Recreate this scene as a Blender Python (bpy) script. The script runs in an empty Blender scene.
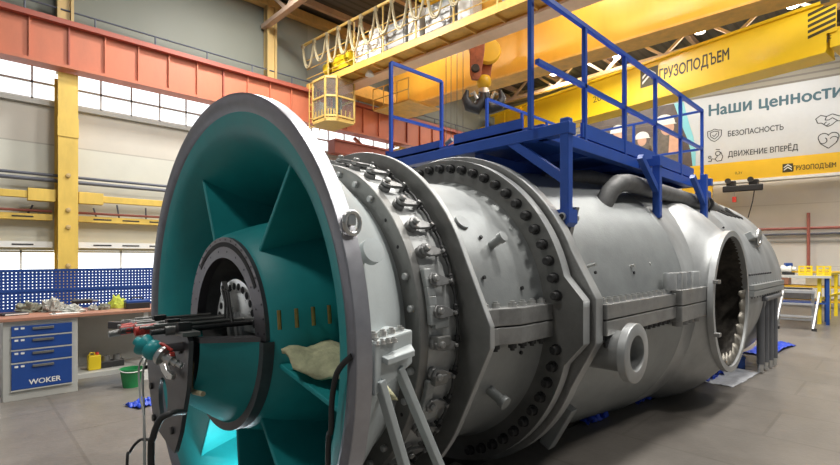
import bpy, bmesh, math, random
from mathutils import Vector, Matrix, noise
random.seed(7)
R = math.radians
scene = bpy.context.scene
COL = scene.collection

# ------------------------------------------------------------------ camera, world, light, exposure
F, HY, EYE = 472.0, 257.0, 1.5
ANG = math.atan(485 / 472.0)
ca, sa = math.cos(ANG), math.sin(ANG)
cd = bpy.data.cameras.new('camera'); cam = bpy.data.objects.new('camera', cd); COL.objects.link(cam)
cam.location = (0, 0, EYE)
cam.rotation_euler = (R(90), 0, ANG - R(90))
cd.sensor_fit = 'HORIZONTAL'; cd.sensor_width = 36.0; cd.lens = 36.0 * F / 840.0
cd.shift_x = 0.0; cd.shift_y = (HY - 232.5) / 840.0
cd.clip_start = 0.05; cd.clip_end = 200
scene.camera = cam

w = bpy.data.worlds.new('hall_daylight'); scene.world = w; w.use_nodes = True
bg = w.node_tree.nodes['Background']
bg.inputs[0].default_value = (0.86, 0.93, 1.0, 1); bg.inputs[1].default_value = 0.18

def area(name, loc, size, power, color=(1, .97, .93), size_y=None, rot=(0, 0, 0)):
    l = bpy.data.lights.new(name, 'AREA'); l.energy = power; l.color = color; l.size = size
    if size_y: l.shape = 'RECTANGLE'; l.size_y = size_y
    o = bpy.data.objects.new(name, l); o.location = loc; o.rotation_euler = rot; COL.objects.link(o)
    return o
for x, y, p in ((3.6, .4, 480), (7.5, .1, 480), (4.6, -3.2, 300), (9.5, -3.0, 240), (12.5, .5, 450), (2.6, 8.0, 300), (5.5, 10.5, 640), (14.3, 7.5, 380), (18.6, 2.0, 270), (18.6, 8.5, 240), (-3.2, 2.6, 280), (6.2, 4.6, 560), (10.6, 5.6, 110), (10.6, 11.2, 90), (10.6, 2.4, 90)):
    area('overhead_fill_light', (x, y, 9.4), 1.0, p)  # unseen lights under the roof, several added to brighten crane, floor and intake
scene.view_settings.view_transform = 'Standard'; scene.view_settings.look = 'None'
scene.view_settings.exposure = 0.0; scene.view_settings.gamma = 1.0
scene.view_settings.use_curve_mapping = False

# ------------------------------------------------------------------ sighting helpers: a pixel's ray meets a real plane
def ray(px, py):
    k = (px - 420) / F; v = (HY - py) / F
    return Vector((ca + k * sa, sa - k * ca, v))
EV = Vector((0, 0, EYE))
def onX(px, py, X): r = ray(px, py); return EV + r * (X / r.x)
def onY(px, py, Y): r = ray(px, py); return EV + r * (Y / r.y)
def onZ(px, py, Z): r = ray(px, py); return EV + r * ((Z - EYE) / r.z)
def onP(px, py, p0, n):
    r = ray(px, py); n = Vector(n); p0 = Vector(p0)
    return EV + r * ((p0 - EV).dot(n) / r.dot(n))

# ------------------------------------------------------------------ materials
MATS = {}
def mat(name, col, rough=.5, metal=0., var=.12, scale=6., bump=0., bscale=40., emit=None, spec=.5, streak=0., coat=0.):
    m = bpy.data.materials.new(name); m.use_nodes = True
    nt = m.node_tree; N = nt.nodes; L = nt.links
    b = N['Principled BSDF']
    b.inputs['Roughness'].default_value = rough; b.inputs['Metallic'].default_value = metal
    b.inputs['Specular IOR Level'].default_value = spec
    if coat: b.inputs['Coat Weight'].default_value = coat; b.inputs['Coat Roughness'].default_value = .15
    tc = N.new('ShaderNodeTexCoord')
    nz = N.new('ShaderNodeTexNoise'); nz.inputs['Scale'].default_value = scale; nz.inputs['Detail'].default_value = 6
    nz.inputs['Roughness'].default_value = .65
    if streak:
        mp = N.new('ShaderNodeMapping'); mp.inputs['Scale'].default_value = (1, 1, streak)
        L.new(tc.outputs['Object'], mp.inputs[0]); L.new(mp.outputs[0], nz.inputs['Vector'])
    else:
        L.new(tc.outputs['Object'], nz.inputs['Vector'])
    cr = N.new('ShaderNodeValToRGB')
    cr.color_ramp.elements[0].position = .3; cr.color_ramp.elements[1].position = .7
    cr.color_ramp.elements[0].color = tuple(max(0, c * (1 - var)) for c in col) + (1,)
    cr.color_ramp.elements[1].color = tuple(min(1, c * (1 + var)) for c in col) + (1,)
    L.new(nz.outputs['Fac'], cr.inputs[0]); L.new(cr.outputs[0], b.inputs['Base Color'])
    mr = N.new('ShaderNodeMapRange'); mr.inputs['To Min'].default_value = max(.03, rough - .1); mr.inputs['To Max'].default_value = min(1, rough + .1)
    L.new(nz.outputs['Fac'], mr.inputs[0]); L.new(mr.outputs[0], b.inputs['Roughness'])
    if bump:
        n2 = N.new('ShaderNodeTexNoise'); n2.inputs['Scale'].default_value = bscale; n2.inputs['Detail'].default_value = 4
        L.new(tc.outputs['Object'], n2.inputs['Vector'])
        bp = N.new('ShaderNodeBump'); bp.inputs['Strength'].default_value = bump; bp.inputs['Distance'].default_value = .02
        L.new(n2.outputs['Fac'], bp.inputs['Height']); L.new(bp.outputs[0], b.inputs['Normal'])
    if emit:
        b.inputs['Emission Color'].default_value = tuple(emit[:3]) + (1,); b.inputs['Emission Strength'].default_value = emit[3]
    MATS[name] = m
    return m
silver = mat('silver_casing_paint', (.315, .33, .325), .44, .4, .1, 5, .06, 60)
silver2 = mat('bright_exhaust_steel', (.40, .41, .405), .44, .5, .2, 3.5, .06, 50, streak=.5)
pale = mat('pale_primer_casing', (.44, .48, .48), .5, .15, .08, 4, .04, 50)
steel = mat('machined_flange_steel', (.21, .21, .20), .42, .6, .15, 7, .03, 80)
rimst = mat('turned_rim_steel', (.36, .36, .385), .36, .75, .1, 9, .03, 90)
rimd = mat('turned_rim_face', (.20, .20, .225), .42, .55, .15, 9, .03, 90)
dsteel = mat('blackened_bolt_steel', (.06, .06, .06), .45, .6, .25, 30)
carr = mat('brushed_carrier_steel', (.46, .47, .46), .45, .35, .12, 8, .03, 60)
lev = mat('vane_lever_steel', (.24, .24, .235), .4, .5, .2, 15)
joint = mat('joint_flange_steel', (.29, .29, .28), .42, .55, .2, 9, .08, 50)
bright = mat('bright_nut_steel', (.62, .62, .6), .3, .85, .1, 20)
hubst = mat('hub_ring_steel', (.15, .14, .15), .4, .6, .12, 12, .03, 80)
teal = mat('teal_intake_paint', (.014, .29, .30), .5, 0, .12, 3, .03, 30)
tealv = mat('teal_valve_paint', (.02, .30, .32), .35, 0, .1, 12)
plate_m = mat('grey_plate_steel', (.13, .125, .13), .45, .55, .15, 10, .03, 60)
inner = mat('sooty_liner', (.06, .052, .042), .55, .3, .75, 9, .5, 14)
liner_m = mat('torn_liner_steel', (.27, .25, .21), .5, .5, .35, 8, .4, 22)
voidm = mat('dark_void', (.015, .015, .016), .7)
pipe_m = mat('insulated_pipe_grey', (.16, .16, .155), .55, .25, .25, 9, .15, 30)
duct_m = mat('grey_duct_paint', (.14, .145, .155), .4, .3, .1, 6)
blue = mat('blue_platform_paint', (.022, .080, .37), .38, 0, .1, 5, .02, 50)
bluep = mat('blue_drawer_paint', (.012, .06, .27), .4, 0, .08, 5)
orange = mat('orange_crane_paint', (.78, .40, .045), .36, 0, .1, 1.2, .02, 20, streak=.3, coat=.25)
peach = mat('pale_lit_flange_paint', (.88, .62, .42), .4, 0, .1, 2, coat=.2)  # light on the girder flange underside put into its colour
orange2 = mat('worn_orange_paint', (.74, .42, .09), .5, 0, .2, 3, .03, 20)
yellow = mat('yellow_crane_paint', (.88, .60, .015), .42, 0, .05, 1.0, coat=.2)
yellow3 = mat('amber_beam_paint', (.78, .47, .025), .45, 0, .06, 1.0)
ycol = mat('yellow_column_paint', (.72, .50, .10), .5, 0, .14, 2.5, .03, 20, streak=.3)
ycol2 = mat('tan_column_paint', (.52, .37, .15), .5, 0, .14, 2.5, .03, 20, streak=.3)
ycab = mat('tan_yellow_crane_rail_paint', (.66, .45, .13), .5, 0, .12, 5)
yrail = mat('safety_yellow', (.80, .60, .02), .4, 0, .06, 5)
redg = mat('red_lead_girder_paint', (.54, .165, .085), .55, 0, .12, 1.6, .02, 20, streak=.4)
redd = mat('dark_red_flange_paint', (.34, .085, .055), .55, 0, .12, 3)
hookred = mat('worn_red_hook_paint', (.33, .10, .045), .5, .1, .35, 6, .1, 30)
black = mat('black_paint', (.02, .02, .022), .5)
forged = mat('forged_hook_steel', (.035, .036, .04), .42, .5, .2, 9, .05, 40)
whitec = mat('white_cabinet_paint', (.80, .80, .76), .4, 0, .04, 4)
greyc = mat('light_grey_cabinet', (.50, .50, .46), .45, 0, .06, 4)
greym = mat('grey_mesh_panel', (.30, .30, .29), .5, .3, .12, 30)
tan = mat('tan_festoon_cable', (.50, .43, .27), .6, 0, .12, 8)
wood = mat('brown_benchtop', (.38, .185, .12), .45, 0, .12, 5, .03, 40, streak=4)
alum = mat('aluminium', (.50, .51, .52), .4, .6, .06, 9)
rubber = mat('black_rubber', (.025, .025, .025), .6, 0, .2, 9)
whitehose = mat('whitish_cable_jacket', (.45, .46, .44), .5, 0, .1, 9)
rag = mat('grey_rag_cloth', (.22, .22, .17), .9, 0, .5, 14, .5, 30)
rag2 = mat('pale_rag_cloth', (.42, .42, .38), .9, 0, .4, 14, .5, 30)
lime = mat('lime_vest_cloth', (.55, .62, .08), .85, 0, .25, 9, .3, 30)
green = mat('green_plastic', (.02, .26, .08), .4, 0, .1, 9)
fibre = mat('fibreglass_blanket', (.60, .58, .36), .95, 0, .3, 10, .6, 30)
brass = mat('brass_stud', (.42, .30, .10), .4, .8, .2, 20)
redp = mat('red_fitting_paint', (.60, .05, .035), .4, 0, .15, 12)
bluetarp = mat('blue_plastic_sheet', (.015, .06, .50), .4, 0, .2, 12, .4, 16)
whitetarp = mat('white_plastic_sheet', (.62, .63, .66), .35, 0, .15, 12, .4, 16)
truss_m = mat('pinkish_truss_paint', (.47, .34, .25), .55, 0, .12, 3)
ink = mat('dark_grey_ink', (.055, .06, .065), .6, 0, .02)
inkt = mat('slate_teal_ink', (.05, .115, .15), .6, 0, .02)
inky = mat('crane_stencil_black', (.055, .045, .012), .5, 0, .05)
bannerw = mat('banner_vinyl', (.50, .52, .54), .5, 0, .02)
bannerd = mat('printed_brick_brown', (.085, .066, .06), .55, 0, .3, 2.5)
bannert = mat('printed_teal_swoosh', (.20, .52, .58), .5, 0, .04)
prw = mat('printed_helmet_white', (.62, .63, .60), .55, 0, .06)
prs = mat('printed_skin', (.52, .30, .21), .55, 0, .1)
prj = mat('printed_jacket', (.13, .11, .09), .55, 0, .25, 6)
prk = mat('printed_shirt', (.58, .33, .22), .55, 0, .1)
redpipe = mat('red_wall_pipe', (.40, .13, .10), .5, 0, .1)
greypipe = mat('grey_wall_conduit', (.10, .11, .14), .5, 0, .1)
glassm = bpy.data.materials.new('cab_glass'); glassm.use_nodes = True
_b = glassm.node_tree.nodes['Principled BSDF']; _b.inputs['Transmission Weight'].default_value = .92
_b.inputs['Roughness'].default_value = .05; _b.inputs['Base Color'].default_value = (.85, .9, .88, 1); _b.inputs['IOR'].default_value = 1.1
pane = mat('daylit_polycarbonate', (.8, .84, .9), .4, 0, .03, 2, emit=(.93, .97, 1, 1.5))
lampm = mat('lamp_lens', (.9, .9, .85), .3, 0, 0, emit=(1, .96, .86, 14))

def wall_mat(name, c1, c2, period, axis='Z', groove=.06):
    """sheet-panel wall: fine horizontal joints, slight colour drift between sheets"""
    m = mat(name, c1, .6, 0, .06, .7, .03, 8)
    nt = m.node_tree; N = nt.nodes; L = nt.links; b = N['Principled BSDF']
    tc = N.new('ShaderNodeTexCoord'); sp = N.new('ShaderNodeSeparateXYZ'); L.new(tc.outputs['Object'], sp.inputs[0])
    md = N.new('ShaderNodeMath'); md.operation = 'MODULO'; md.inputs[1].default_value = period
    L.new(sp.outputs[axis], md.inputs[0])
    lt = N.new('ShaderNodeMath'); lt.operation = 'LESS_THAN'; lt.inputs[1].default_value = groove; L.new(md.outputs[0], lt.inputs[0])
    src = b.inputs['Base Color'].links[0].from_socket
    mx = N.new('ShaderNodeMix'); mx.data_type = 'RGBA'; mx.inputs[7].default_value = c2 + (1,)
    L.new(lt.outputs[0], mx.inputs[0]); L.new(src, mx.inputs[6]); L.new(mx.outputs[2], b.inputs['Base Color'])
    return m
wall_up = wall_mat('sage_upper_panel', (.235, .245, .205), (.19, .20, .165), 1.9, 'X', .03)
wall_lo = wall_mat('cream_lower_panel', (.60, .565, .49), (.44, .42, .36), 1.25, 'Z', .03)
wall_lo2 = wall_mat('pale_lower_panel', (.63, .63, .55), (.52, .52, .45), .9, 'Z', .03)
wall_r = wall_mat('cream_end_wall_panel', (.76, .73, .66), (.64, .61, .54), 1.15, 'Z', .03)
wall_rib = wall_mat('grey_ribbed_panel', (.30, .28, .23), (.18, .165, .14), .22, 'Z', .07)
ceil_m = wall_mat('dark_corrugated_roof', (.085, .085, .085), (.05, .05, .05), .3, 'Y', .1)

# concrete
conc = mat('worn_concrete', (.185, .168, .148), .36, 0, .16, 1.6, .08, 30)
def _conc():
    nt = conc.node_tree; N = nt.nodes; L = nt.links; b = N['Principled BSDF']
    src = b.inputs['Base Color'].links[0].from_socket
    tc = N.new('ShaderNodeTexCoord')
    n = N.new('ShaderNodeTexNoise'); n.inputs['Scale'].default_value = 14; n.inputs['Detail'].default_value = 8; n.inputs['Roughness'].default_value = .75
    L.new(tc.outputs['Object'], n.inputs['Vector'])
    cr = N.new('ShaderNodeValToRGB'); cr.color_ramp.elements[0].color = (.72, .72, .72, 1); cr.color_ramp.elements[1].color = (1.15, 1.15, 1.15, 1)
    L.new(n.outputs['Fac'], cr.inputs[0])
    mx = N.new('ShaderNodeMix'); mx.data_type = 'RGBA'; mx.blend_type = 'MULTIPLY'; mx.inputs[0].default_value = 1
    L.new(src, mx.inputs[6]); L.new(cr.outputs[0], mx.inputs[7])
    br = N.new('ShaderNodeTexBrick'); br.inputs['Scale'].default_value = .30; br.inputs['Mortar Size'].default_value = .004
    br.inputs['Color1'].default_value = (1, 1, 1, 1); br.inputs['Color2'].default_value = (.93, .92, .91, 1); br.inputs['Mortar'].default_value = (.80, .79, .77, 1)
    mp = N.new('ShaderNodeMapping'); mp.inputs['Rotation'].default_value = (0, 0, R(90)); L.new(tc.outputs['Object'], mp.inputs[0]); L.new(mp.outputs[0], br.inputs['Vector'])
    m2 = N.new('ShaderNodeMix'); m2.data_type = 'RGBA'; m2.blend_type = 'MULTIPLY'; m2.inputs[0].default_value = 1
    L.new(mx.outputs[2], m2.inputs[6]); L.new(br.outputs['Color'], m2.inputs[7]); L.new(m2.outputs[2], b.inputs['Base Color'])
_conc()
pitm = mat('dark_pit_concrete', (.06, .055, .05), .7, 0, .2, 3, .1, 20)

def pegmat():
    m = mat('perforated_blue_steel', (.012, .055, .27), .4, 0, .06, 5)
    nt = m.node_tree; N = nt.nodes; L = nt.links; b = N['Principled BSDF']; out = N['Material Output']
    tc = N.new('ShaderNodeTexCoord'); mp = N.new('ShaderNodeMapping'); mp.inputs['Scale'].default_value = (27, 27, 27)
    L.new(tc.outputs['Object'], mp.inputs[0])
    sp = N.new('ShaderNodeSeparateXYZ'); L.new(mp.outputs[0], sp.inputs[0])
    def cell(s):
        f = N.new('ShaderNodeMath'); f.operation = 'FRACT'; L.new(s, f.inputs[0])
        a = N.new('ShaderNodeMath'); a.operation = 'SUBTRACT'; a.inputs[1].default_value = .5; L.new(f.outputs[0], a.inputs[0])
        q = N.new('ShaderNodeMath'); q.operation = 'MULTIPLY'; L.new(a.outputs[0], q.inputs[0]); L.new(a.outputs[0], q.inputs[1])
        return q.outputs[0]
    ad = N.new('ShaderNodeMath'); L.new(cell(sp.outputs['X']), ad.inputs[0]); L.new(cell(sp.outputs['Z']), ad.inputs[1])
    lt = N.new('ShaderNodeMath'); lt.operation = 'LESS_THAN'; lt.inputs[1].default_value = .03; L.new(ad.outputs[0], lt.inputs[0])
    tr = N.new('ShaderNodeBsdfTransparent'); ms = N.new('ShaderNodeMixShader')
    L.new(lt.outputs[0], ms.inputs[0]); L.new(b.outputs[0], ms.inputs[1]); L.new(tr.outputs[0], ms.inputs[2]); L.new(ms.outputs[0], out.inputs[0])
    return m
peg = pegmat()

# ------------------------------------------------------------------ object helpers
def tag(o, label=None, cat=None, group=None, kind=None):
    if label: o['label'] = label
    if cat: o['category'] = cat
    if group: o['group'] = group
    if kind: o['kind'] = kind
    return o
def thing(name, label, cat, loc=(0, 0, 0), group=None):
    o = bpy.data.objects.new(name, None); COL.objects.link(o); o.empty_display_size = .2
    o.location = loc
    return tag(o, label, cat, group)
def rootloc(o):
    v = Vector((0, 0, 0))
    while o: v += o.location; o = o.parent
    return v
def attach(o, parent):
    """parent a mesh whose coordinates are in world space"""
    o.parent = parent
    o.matrix_parent_inverse = Matrix.Translation(-rootloc(parent)) if parent.type == 'EMPTY' else Matrix.Identity(4)

class MB:
    def __init__(s): s.bm = bmesh.new()
    def v(s, p): return s.bm.verts.new(p)
    def face(s, vs):
        try: return s.bm.faces.new(vs)
        except ValueError: return None
    def box(s, c, size, rz=0., M=None):
        h = [d / 2 for d in size]; rot = Matrix.Rotation(rz, 3, 'Z') if M is None else M
        vs = [s.v(Vector(c) + rot @ Vector((x * h[0], y * h[1], z * h[2]))) for x in (-1, 1) for y in (-1, 1) for z in (-1, 1)]
        for f in ((0, 1, 3, 2), (4, 6, 7, 5), (0, 4, 5, 1), (2, 3, 7, 6), (0, 2, 6, 4), (1, 5, 7, 3)): s.face([vs[i] for i in f])
        return s
    def box2(s, a, b):
        a, b = Vector(a), Vector(b); d = b - a
        return s.box((a + b) / 2, (abs(d.x), abs(d.y), abs(d.z)))
    def bar(s, p0, p1, wd, hg=None, up=(0, 0, 1)):
        """square bar between two points"""
        p0, p1 = Vector(p0), Vector(p1); hg = hg or wd; t = (p1 - p0); ln = t.length; t.normalize()
        u = t.cross(Vector(up));
        if u.length < 1e-4: u = t.cross(Vector((1, 0, 0)))
        u.normalize(); n = u.cross(t)
        return s.box((p0 + p1) / 2, (ln, wd, hg), M=Matrix((t, u, n)).transposed())
    def tube(s, pts, r, seg=10, cap=True):
        pts = [Vector(p) for p in pts]; rings = []; n = len(pts); ref = None
        for i, p in enumerate(pts):
            t = (pts[min(i + 1, n - 1)] - pts[max(i - 1, 0)]).normalized()
            if ref is None:
                ref = t.orthogonal().normalized()
            else:
                ref = (ref - t * ref.dot(t));
                ref = ref.normalized() if ref.length > 1e-5 else t.orthogonal().normalized()
            b = t.cross(ref); rr = r[i] if isinstance(r, (list, tuple)) else r
            rings.append([s.v(p + (ref * math.cos(2 * math.pi * k / seg) + b * math.sin(2 * math.pi * k / seg)) * rr) for k in range(seg)])
        for a, b in zip(rings, rings[1:]):
            for k in range(seg): s.face([a[k], a[(k + 1) % seg], b[(k + 1) % seg], b[k]])
        if cap: s.face(rings[0][::-1]); s.face(rings[-1])
        return s
    def revolve(s, o, ax, prof, seg=32, a0=0., a1=2 * math.pi, ref=None, closed=False):
        """prof = (distance along the axis, radius)"""
        o, ax = Vector(o), Vector(ax).normalized()
        ref = Vector(ref).normalized() if ref is not None else ax.orthogonal().normalized(); b = ax.cross(ref)
        full = abs(a1 - a0 - 2 * math.pi) < 1e-4; cnt = seg if full else seg + 1; rings = []
        for (h, r) in prof:
            if r < 1e-6: rings.append([s.v(o + ax * h)] * cnt); continue
            rings.append([s.v(o + ax * h + (ref * math.cos(a0 + (a1 - a0) * k / seg) + b * math.sin(a0 + (a1 - a0) * k / seg)) * r) for k in range(cnt)])
        pairs = list(zip(rings, rings[1:]))
        if closed: pairs.append((rings[-1], rings[0]))
        for p, q in pairs:
            for k in range(seg):
                k2 = (k + 1) % cnt; vs = []
                for x in (p[k], p[k2], q[k2], q[k]):
                    if x not in vs: vs.append(x)
                if len(vs) > 2: s.face(vs)
        return s
    def prism(s, poly, vec):
        """planar polygon (3-D points) extruded by vec"""
        vec = Vector(vec); a = [s.v(p) for p in poly]; b = [s.v(Vector(p) + vec) for p in poly]; n = len(a)
        s.face(a[::-1]); s.face(b)
        for i in range(n): s.face([a[i], a[(i + 1) % n], b[(i + 1) % n], b[i]])
        return s
    def ball(s, c, r, sub=2, sc=(1, 1, 1)):
        g = bmesh.ops.create_icosphere(s.bm, subdivisions=sub, radius=r)
        for v in g['verts']: v.co = Vector(c) + Vector((v.co.x * sc[0], v.co.y * sc[1], v.co.z * sc[2]))
        return s
    def build(s, name, m, parent=None, smooth=None, bevel=0., label=None, cat=None, group=None, kind=None, seg=2, raw=False):
        bm = s.bm
        bmesh.ops.recalc_face_normals(bm, faces=bm.faces[:])
        me = bpy.data.meshes.new(name)
        off = Vector((0, 0, 0))
        if parent is None and not raw and bm.verts:
            xs = [v.co for v in bm.verts]
            off = Vector(((min(v.x for v in xs) + max(v.x for v in xs)) / 2, (min(v.y for v in xs) + max(v.y for v in xs)) / 2, min(v.z for v in xs)))
            for v in bm.verts: v.co -= off
        bm.to_mesh(me); bm.free()
        o = bpy.data.objects.new(name, me); COL.objects.link(o); me.materials.append(m)
        o.location = off
        if parent is not None: attach(o, parent)
        if smooth:
            for p in me.polygons: p.use_smooth = True
            me.set_sharp_from_angle(angle=R(smooth))
        if bevel:
            b = o.modifiers.new('bevel', 'BEVEL'); b.width = bevel; b.segments = seg; b.limit_method = 'ANGLE'; b.angle_limit = R(40)
        return tag(o, label, cat, group, kind)
def inst(src, name, M, parent):
    o = src.copy(); COL.objects.link(o); o.name = name
    o.matrix_basis = M; attach(o, parent); return o
def dup(o, parent=None):
    c = o.copy(); COL.objects.link(c)
    if parent is not None: c.parent = parent
    for ch in list(o.children): dup(ch, c)
    return c
from mathutils.geometry import tessellate_polygon, interpolate_bezier
def glyph_polys(txt):
    """outline pieces of a line of text: (outer, holes) pairs; overlapping strokes stay separate pieces"""
    cu = bpy.data.curves.new('t', 'FONT'); cu.body = txt.translate(str.maketrans('еосаЕОСАРТКМН', 'eocaEOCAPTKMH')); cu.size = 1.0
    o = bpy.data.objects.new('t', cu); COL.objects.link(o)
    dg = bpy.context.evaluated_depsgraph_get(); cv = o.evaluated_get(dg).to_curve(dg)
    outs = []; holes = []
    for sp in cv.splines:
        bp = sp.bezier_points; n = len(bp); pts = []
        for k in range(n):
            a, b = bp[k], bp[(k + 1) % n]
            pts += interpolate_bezier(a.co, a.handle_right, b.handle_left, b.co, 7)[:-1]
        q = []
        for p in pts:
            if not q or (Vector(p[:2]) - q[-1]).length > 1e-4: q.append(Vector(p[:2]))
        if (q[0] - q[-1]).length < 1e-4: q.pop()
        ar = sum(q[k].x * q[(k + 1) % len(q)].y - q[(k + 1) % len(q)].x * q[k].y for k in range(len(q)))
        outs.append((q, ar))
    bpy.data.objects.remove(o); bpy.data.curves.remove(cu)
    def inside(p, poly):
        c = False
        for k in range(len(poly)):
            a, b = poly[k], poly[k - 1]
            if (a.y > p.y) != (b.y > p.y) and p.x < (b.x - a.x) * (p.y - a.y) / (b.y - a.y) + a.x: c = not c
        return c
    isin = lambda a, b: all(inside(p, b) for p in a[::3])
    res = [[q, ar, []] for q, ar in outs if not any(ar * a2 < 0 and abs(a2) > abs(ar) and isin(q, q2) for q2, a2 in outs if q2 is not q)]
    for q, ar in outs:
        for r_ in res:
            if r_[0] is not q and r_[1] * ar < 0 and abs(r_[1]) > abs(ar) and isin(q, r_[0]): r_[2].append(q)
    return [(q, h) for q, a, h in res]
def lettering(txt, origin, u, v, height, m, parent, name='lettering', width=None, depth=.01, bold=0.):
    """text painted on the plane through origin, reading along u, standing along v; height = cap height"""
    ps = glyph_polys(txt); xs = [p.x for q, h in ps for p in q]; x0, x1 = min(xs), max(xs)
    sy = height / .72; sx = (width / (x1 - x0)) if width else sy
    u, v = Vector(u).normalized(), Vector(v).normalized(); n = u.cross(v); O = Vector(origin); b = bmesh.new(); cnt = 0
    for q, hs in ps:
        loops = [[Vector((p.x, p.y, 0)) for p in l] for l in [q] + hs]; flat = [p for l in loops for p in l]; tris = tessellate_polygon(loops)
        for k, kz in (((0, 0), (-1, 0), (1, 0), (0, .8), (0, -.8)) if bold else ((0, 0),)):      # each stroke of paint a hair above the last
            off = depth * (.3 + .07 * (cnt % 9)); cnt += 1
            vs = [b.verts.new(O + u * (p.x - x0 + bold * k) * sx + v * (p.y + bold * kz) * sy + n * off) for p in flat]
            for t in tris:
                try: b.faces.new([vs[i] for i in t])
                except ValueError: pass
    me = bpy.data.meshes.new(name); b.to_mesh(me); b.free()
    r = bpy.data.objects.new(name, me); COL.objects.link(r); me.materials.append(m); attach(r, parent)
    return r

def stroke(pts, wd, n, b=None):
    """flat line drawing on a plane with normal n"""
    b = b or MB(); n = Vector(n)
    for p, q in zip(pts, pts[1:]): b.bar(p, q, wd, .008, up=n)
    return b
# ================================================================== SETTING
YT, ZT = 2.6, 1.1016
# floor with the assembly pit the turbine hangs in
def floor():
    b = MB(); pass
    def q(x0, x1, y0, y1): b.box2((x0, y0, -.6), (x1, y1, 0))
    q(-14, 27, -14, 1.85); q(-14, .55, 1.85, 24); q(9.4, 27, 1.85, 24); q(.55, 9.4, 3.4, 24); q(1.3, 2.6, 1.85, 2.3); q(2.6, 3.0, 1.85, 2.14); q(3.0, 3.5, 1.85, 2.25); q(3.5, 5.2, 1.85, 2.05)
    b.build('floor', conc, kind='structure')
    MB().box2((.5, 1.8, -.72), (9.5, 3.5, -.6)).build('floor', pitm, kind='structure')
floor()
YW = 14.3
# left wall in bands: bench-level glazing, cream sheets, clerestory glazing, upper sage sheets
def slab(name, z0, z1, m, y=YW, x0=-9, x1=26, t=.2):
    return MB().box2((x0, y, z0), (x1, y + t, z1)).build(name, m, kind='structure')
slab('wall_left', 0, .25, wall_lo2)
slab('wall_left', 1.66, 4.18, wall_lo2)
slab('wall_left', 4.18, 5.2, wall_lo)
slab('wall_left', 6.15, 10.2, wall_up)
def strip_window(n, z0, z1, y, pitch, x0, x1, rails):
    g = MB().box2((x0, y + .05, z0), (x1, y + .09, z1)).build('window_%d' % n, pane, kind='structure')
    b = MB(); x = x0
    while x < x1: b.box2((x - .018, y - .03, z0), (x + .018, y + .04, z1)); x += pitch
    for z in rails: b.box2((x0, y - .03, z - .025), (x1, y + .04, z + .025))
    fr = b.build('window_frame', whitec)
    fr.parent = g; fr.matrix_parent_inverse = Matrix.Translation(-g.location)
strip_window(1, 5.2, 6.15, YW, .68, -9, 26, (5.23, 5.62, 6.1))
strip_window(2, .25, 1.66, YW, 1.0, -9, 26, (.28, 1.63))
b = MB().box2((-9, YW - .1, 5.1), (26, YW, 5.2)).build('trim_1', greyc, kind='structure')

# end wall, slightly skewed; reads left to right along WU
WP = Vector((22.0, 3.586, 0)); WD = Vector((-.177, .984, 0)).normalized(); WU = -WD; WN = Vector((-.984, -.177, 0)).normalized(); UP = Vector((0, 0, 1))
def wallp(s, z, out=0.): return WP + WU * s + UP * z + WN * out
def wall_slab(name, z0, z1, m, out=0, s0=-12.5, s1=14, t=.2):
    p = [wallp(s0, z0, out), wallp(s1, z0, out), wallp(s1, z1, out), wallp(s0, z1, out)]
    return MB().prism(p, -WN * t).build(name, m, kind='structure')
wall_slab('wall_right', 0, 6.2, wall_r)
wall_slab('wall_right', 6.2, 10.2, wall_rib)
wall_slab('trim_2', 2.05, 2.12, greyc, .04, t=.04)

# roof
MB().box2((-10, -12, 9.85), (28, 15, 10.0)).build('ceiling', ceil_m, kind='structure')
def truss(x, nm, label):
    t = thing('roof_truss', label, 'roof truss', (x, 14, 9.0), 'roof trusses')
    MB().box2((x - .09, -6, 9.62), (x + .09, 14.2, 9.82)).build('top_chord', truss_m, t)
    MB().box2((x - .09, -6, 8.72), (x + .09, 14.2, 8.86)).build('bottom_chord', truss_m, t)
    w_ = MB(); y = -6; k = 0
    while y < 13.5:
        w_.bar((x, y, 8.8 if k % 2 else 9.7), (x, y + 1.1, 9.7 if k % 2 else 8.8), .09); y += 1.1; k += 1
    w_.build('web_members', truss_m, t)
for x, l in ((6.9, 'tan roof truss to the left of the orange crane'), (13.6, 'tan roof truss between the orange crane and the yellow crane'), (15.6, 'tan roof truss just before the yellow crane'), (18.3, 'tan roof truss nearest the end wall')):
    truss(x, 'roof_truss', l)
PURL = (('tan roof purlin along the left eave', 13.4), ('tan roof purlin second from the left eave', 11.2), ('tan roof purlin third from the left eave', 8.6), ('tan roof purlin running over the turbine', 5.6))
for l, y in PURL:
    MB().box2((-6, y - .07, 9.6), (22, y + .07, 9.8)).build('roof_purlin', truss_m, label=l, cat='roof purlin')
MB().box2((-9, 14.0, 9.45), (20, 14.28, 9.72)).build('eaves_beam', ycol2, label='tan steel beam along the top of the left wall', cat='beam')

# ------------------------------------------------------------------ left wall steelwork
def column(x, label):
    t = thing('column', label, 'column', (x, 13.95, 0), 'yellow columns of the left wall')
    b = MB(); b.box2((x - .19, 13.62, 0), (x + .19, 13.66, 5.78)); b.box2((x - .19, 14.2, 0), (x + .19, 14.24, 5.78)); b.box2((x - .02, 13.66, 0), (x + .02, 14.2, 5.78))
    b.box2((x - .2, 13.6, 4.3), (x + .2, 13.62, 4.75))
    b.build('lower_shaft', ycol, t)
    b = MB(); b.box2((x - .16, 13.98, 5.9), (x - .1, 14.25, 9.8)); b.box2((x + .1, 13.98, 5.9), (x + .16, 14.25, 9.8)); b.box2((x - .16, 14.06, 5.9), (x + .16, 14.12, 9.8))
    b.build('upper_shaft', ycol2, t)
    b = MB()
    for z in (1.3, 2.2, 2.6, 3.4): b.revolve((x, 13.62, z), (0, -1, 0), [(0, .05), (.04, .05), (.05, 0)], 12)
    b.build('cleat', ycol2, t)
XC = (1.80, 7.08)
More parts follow.
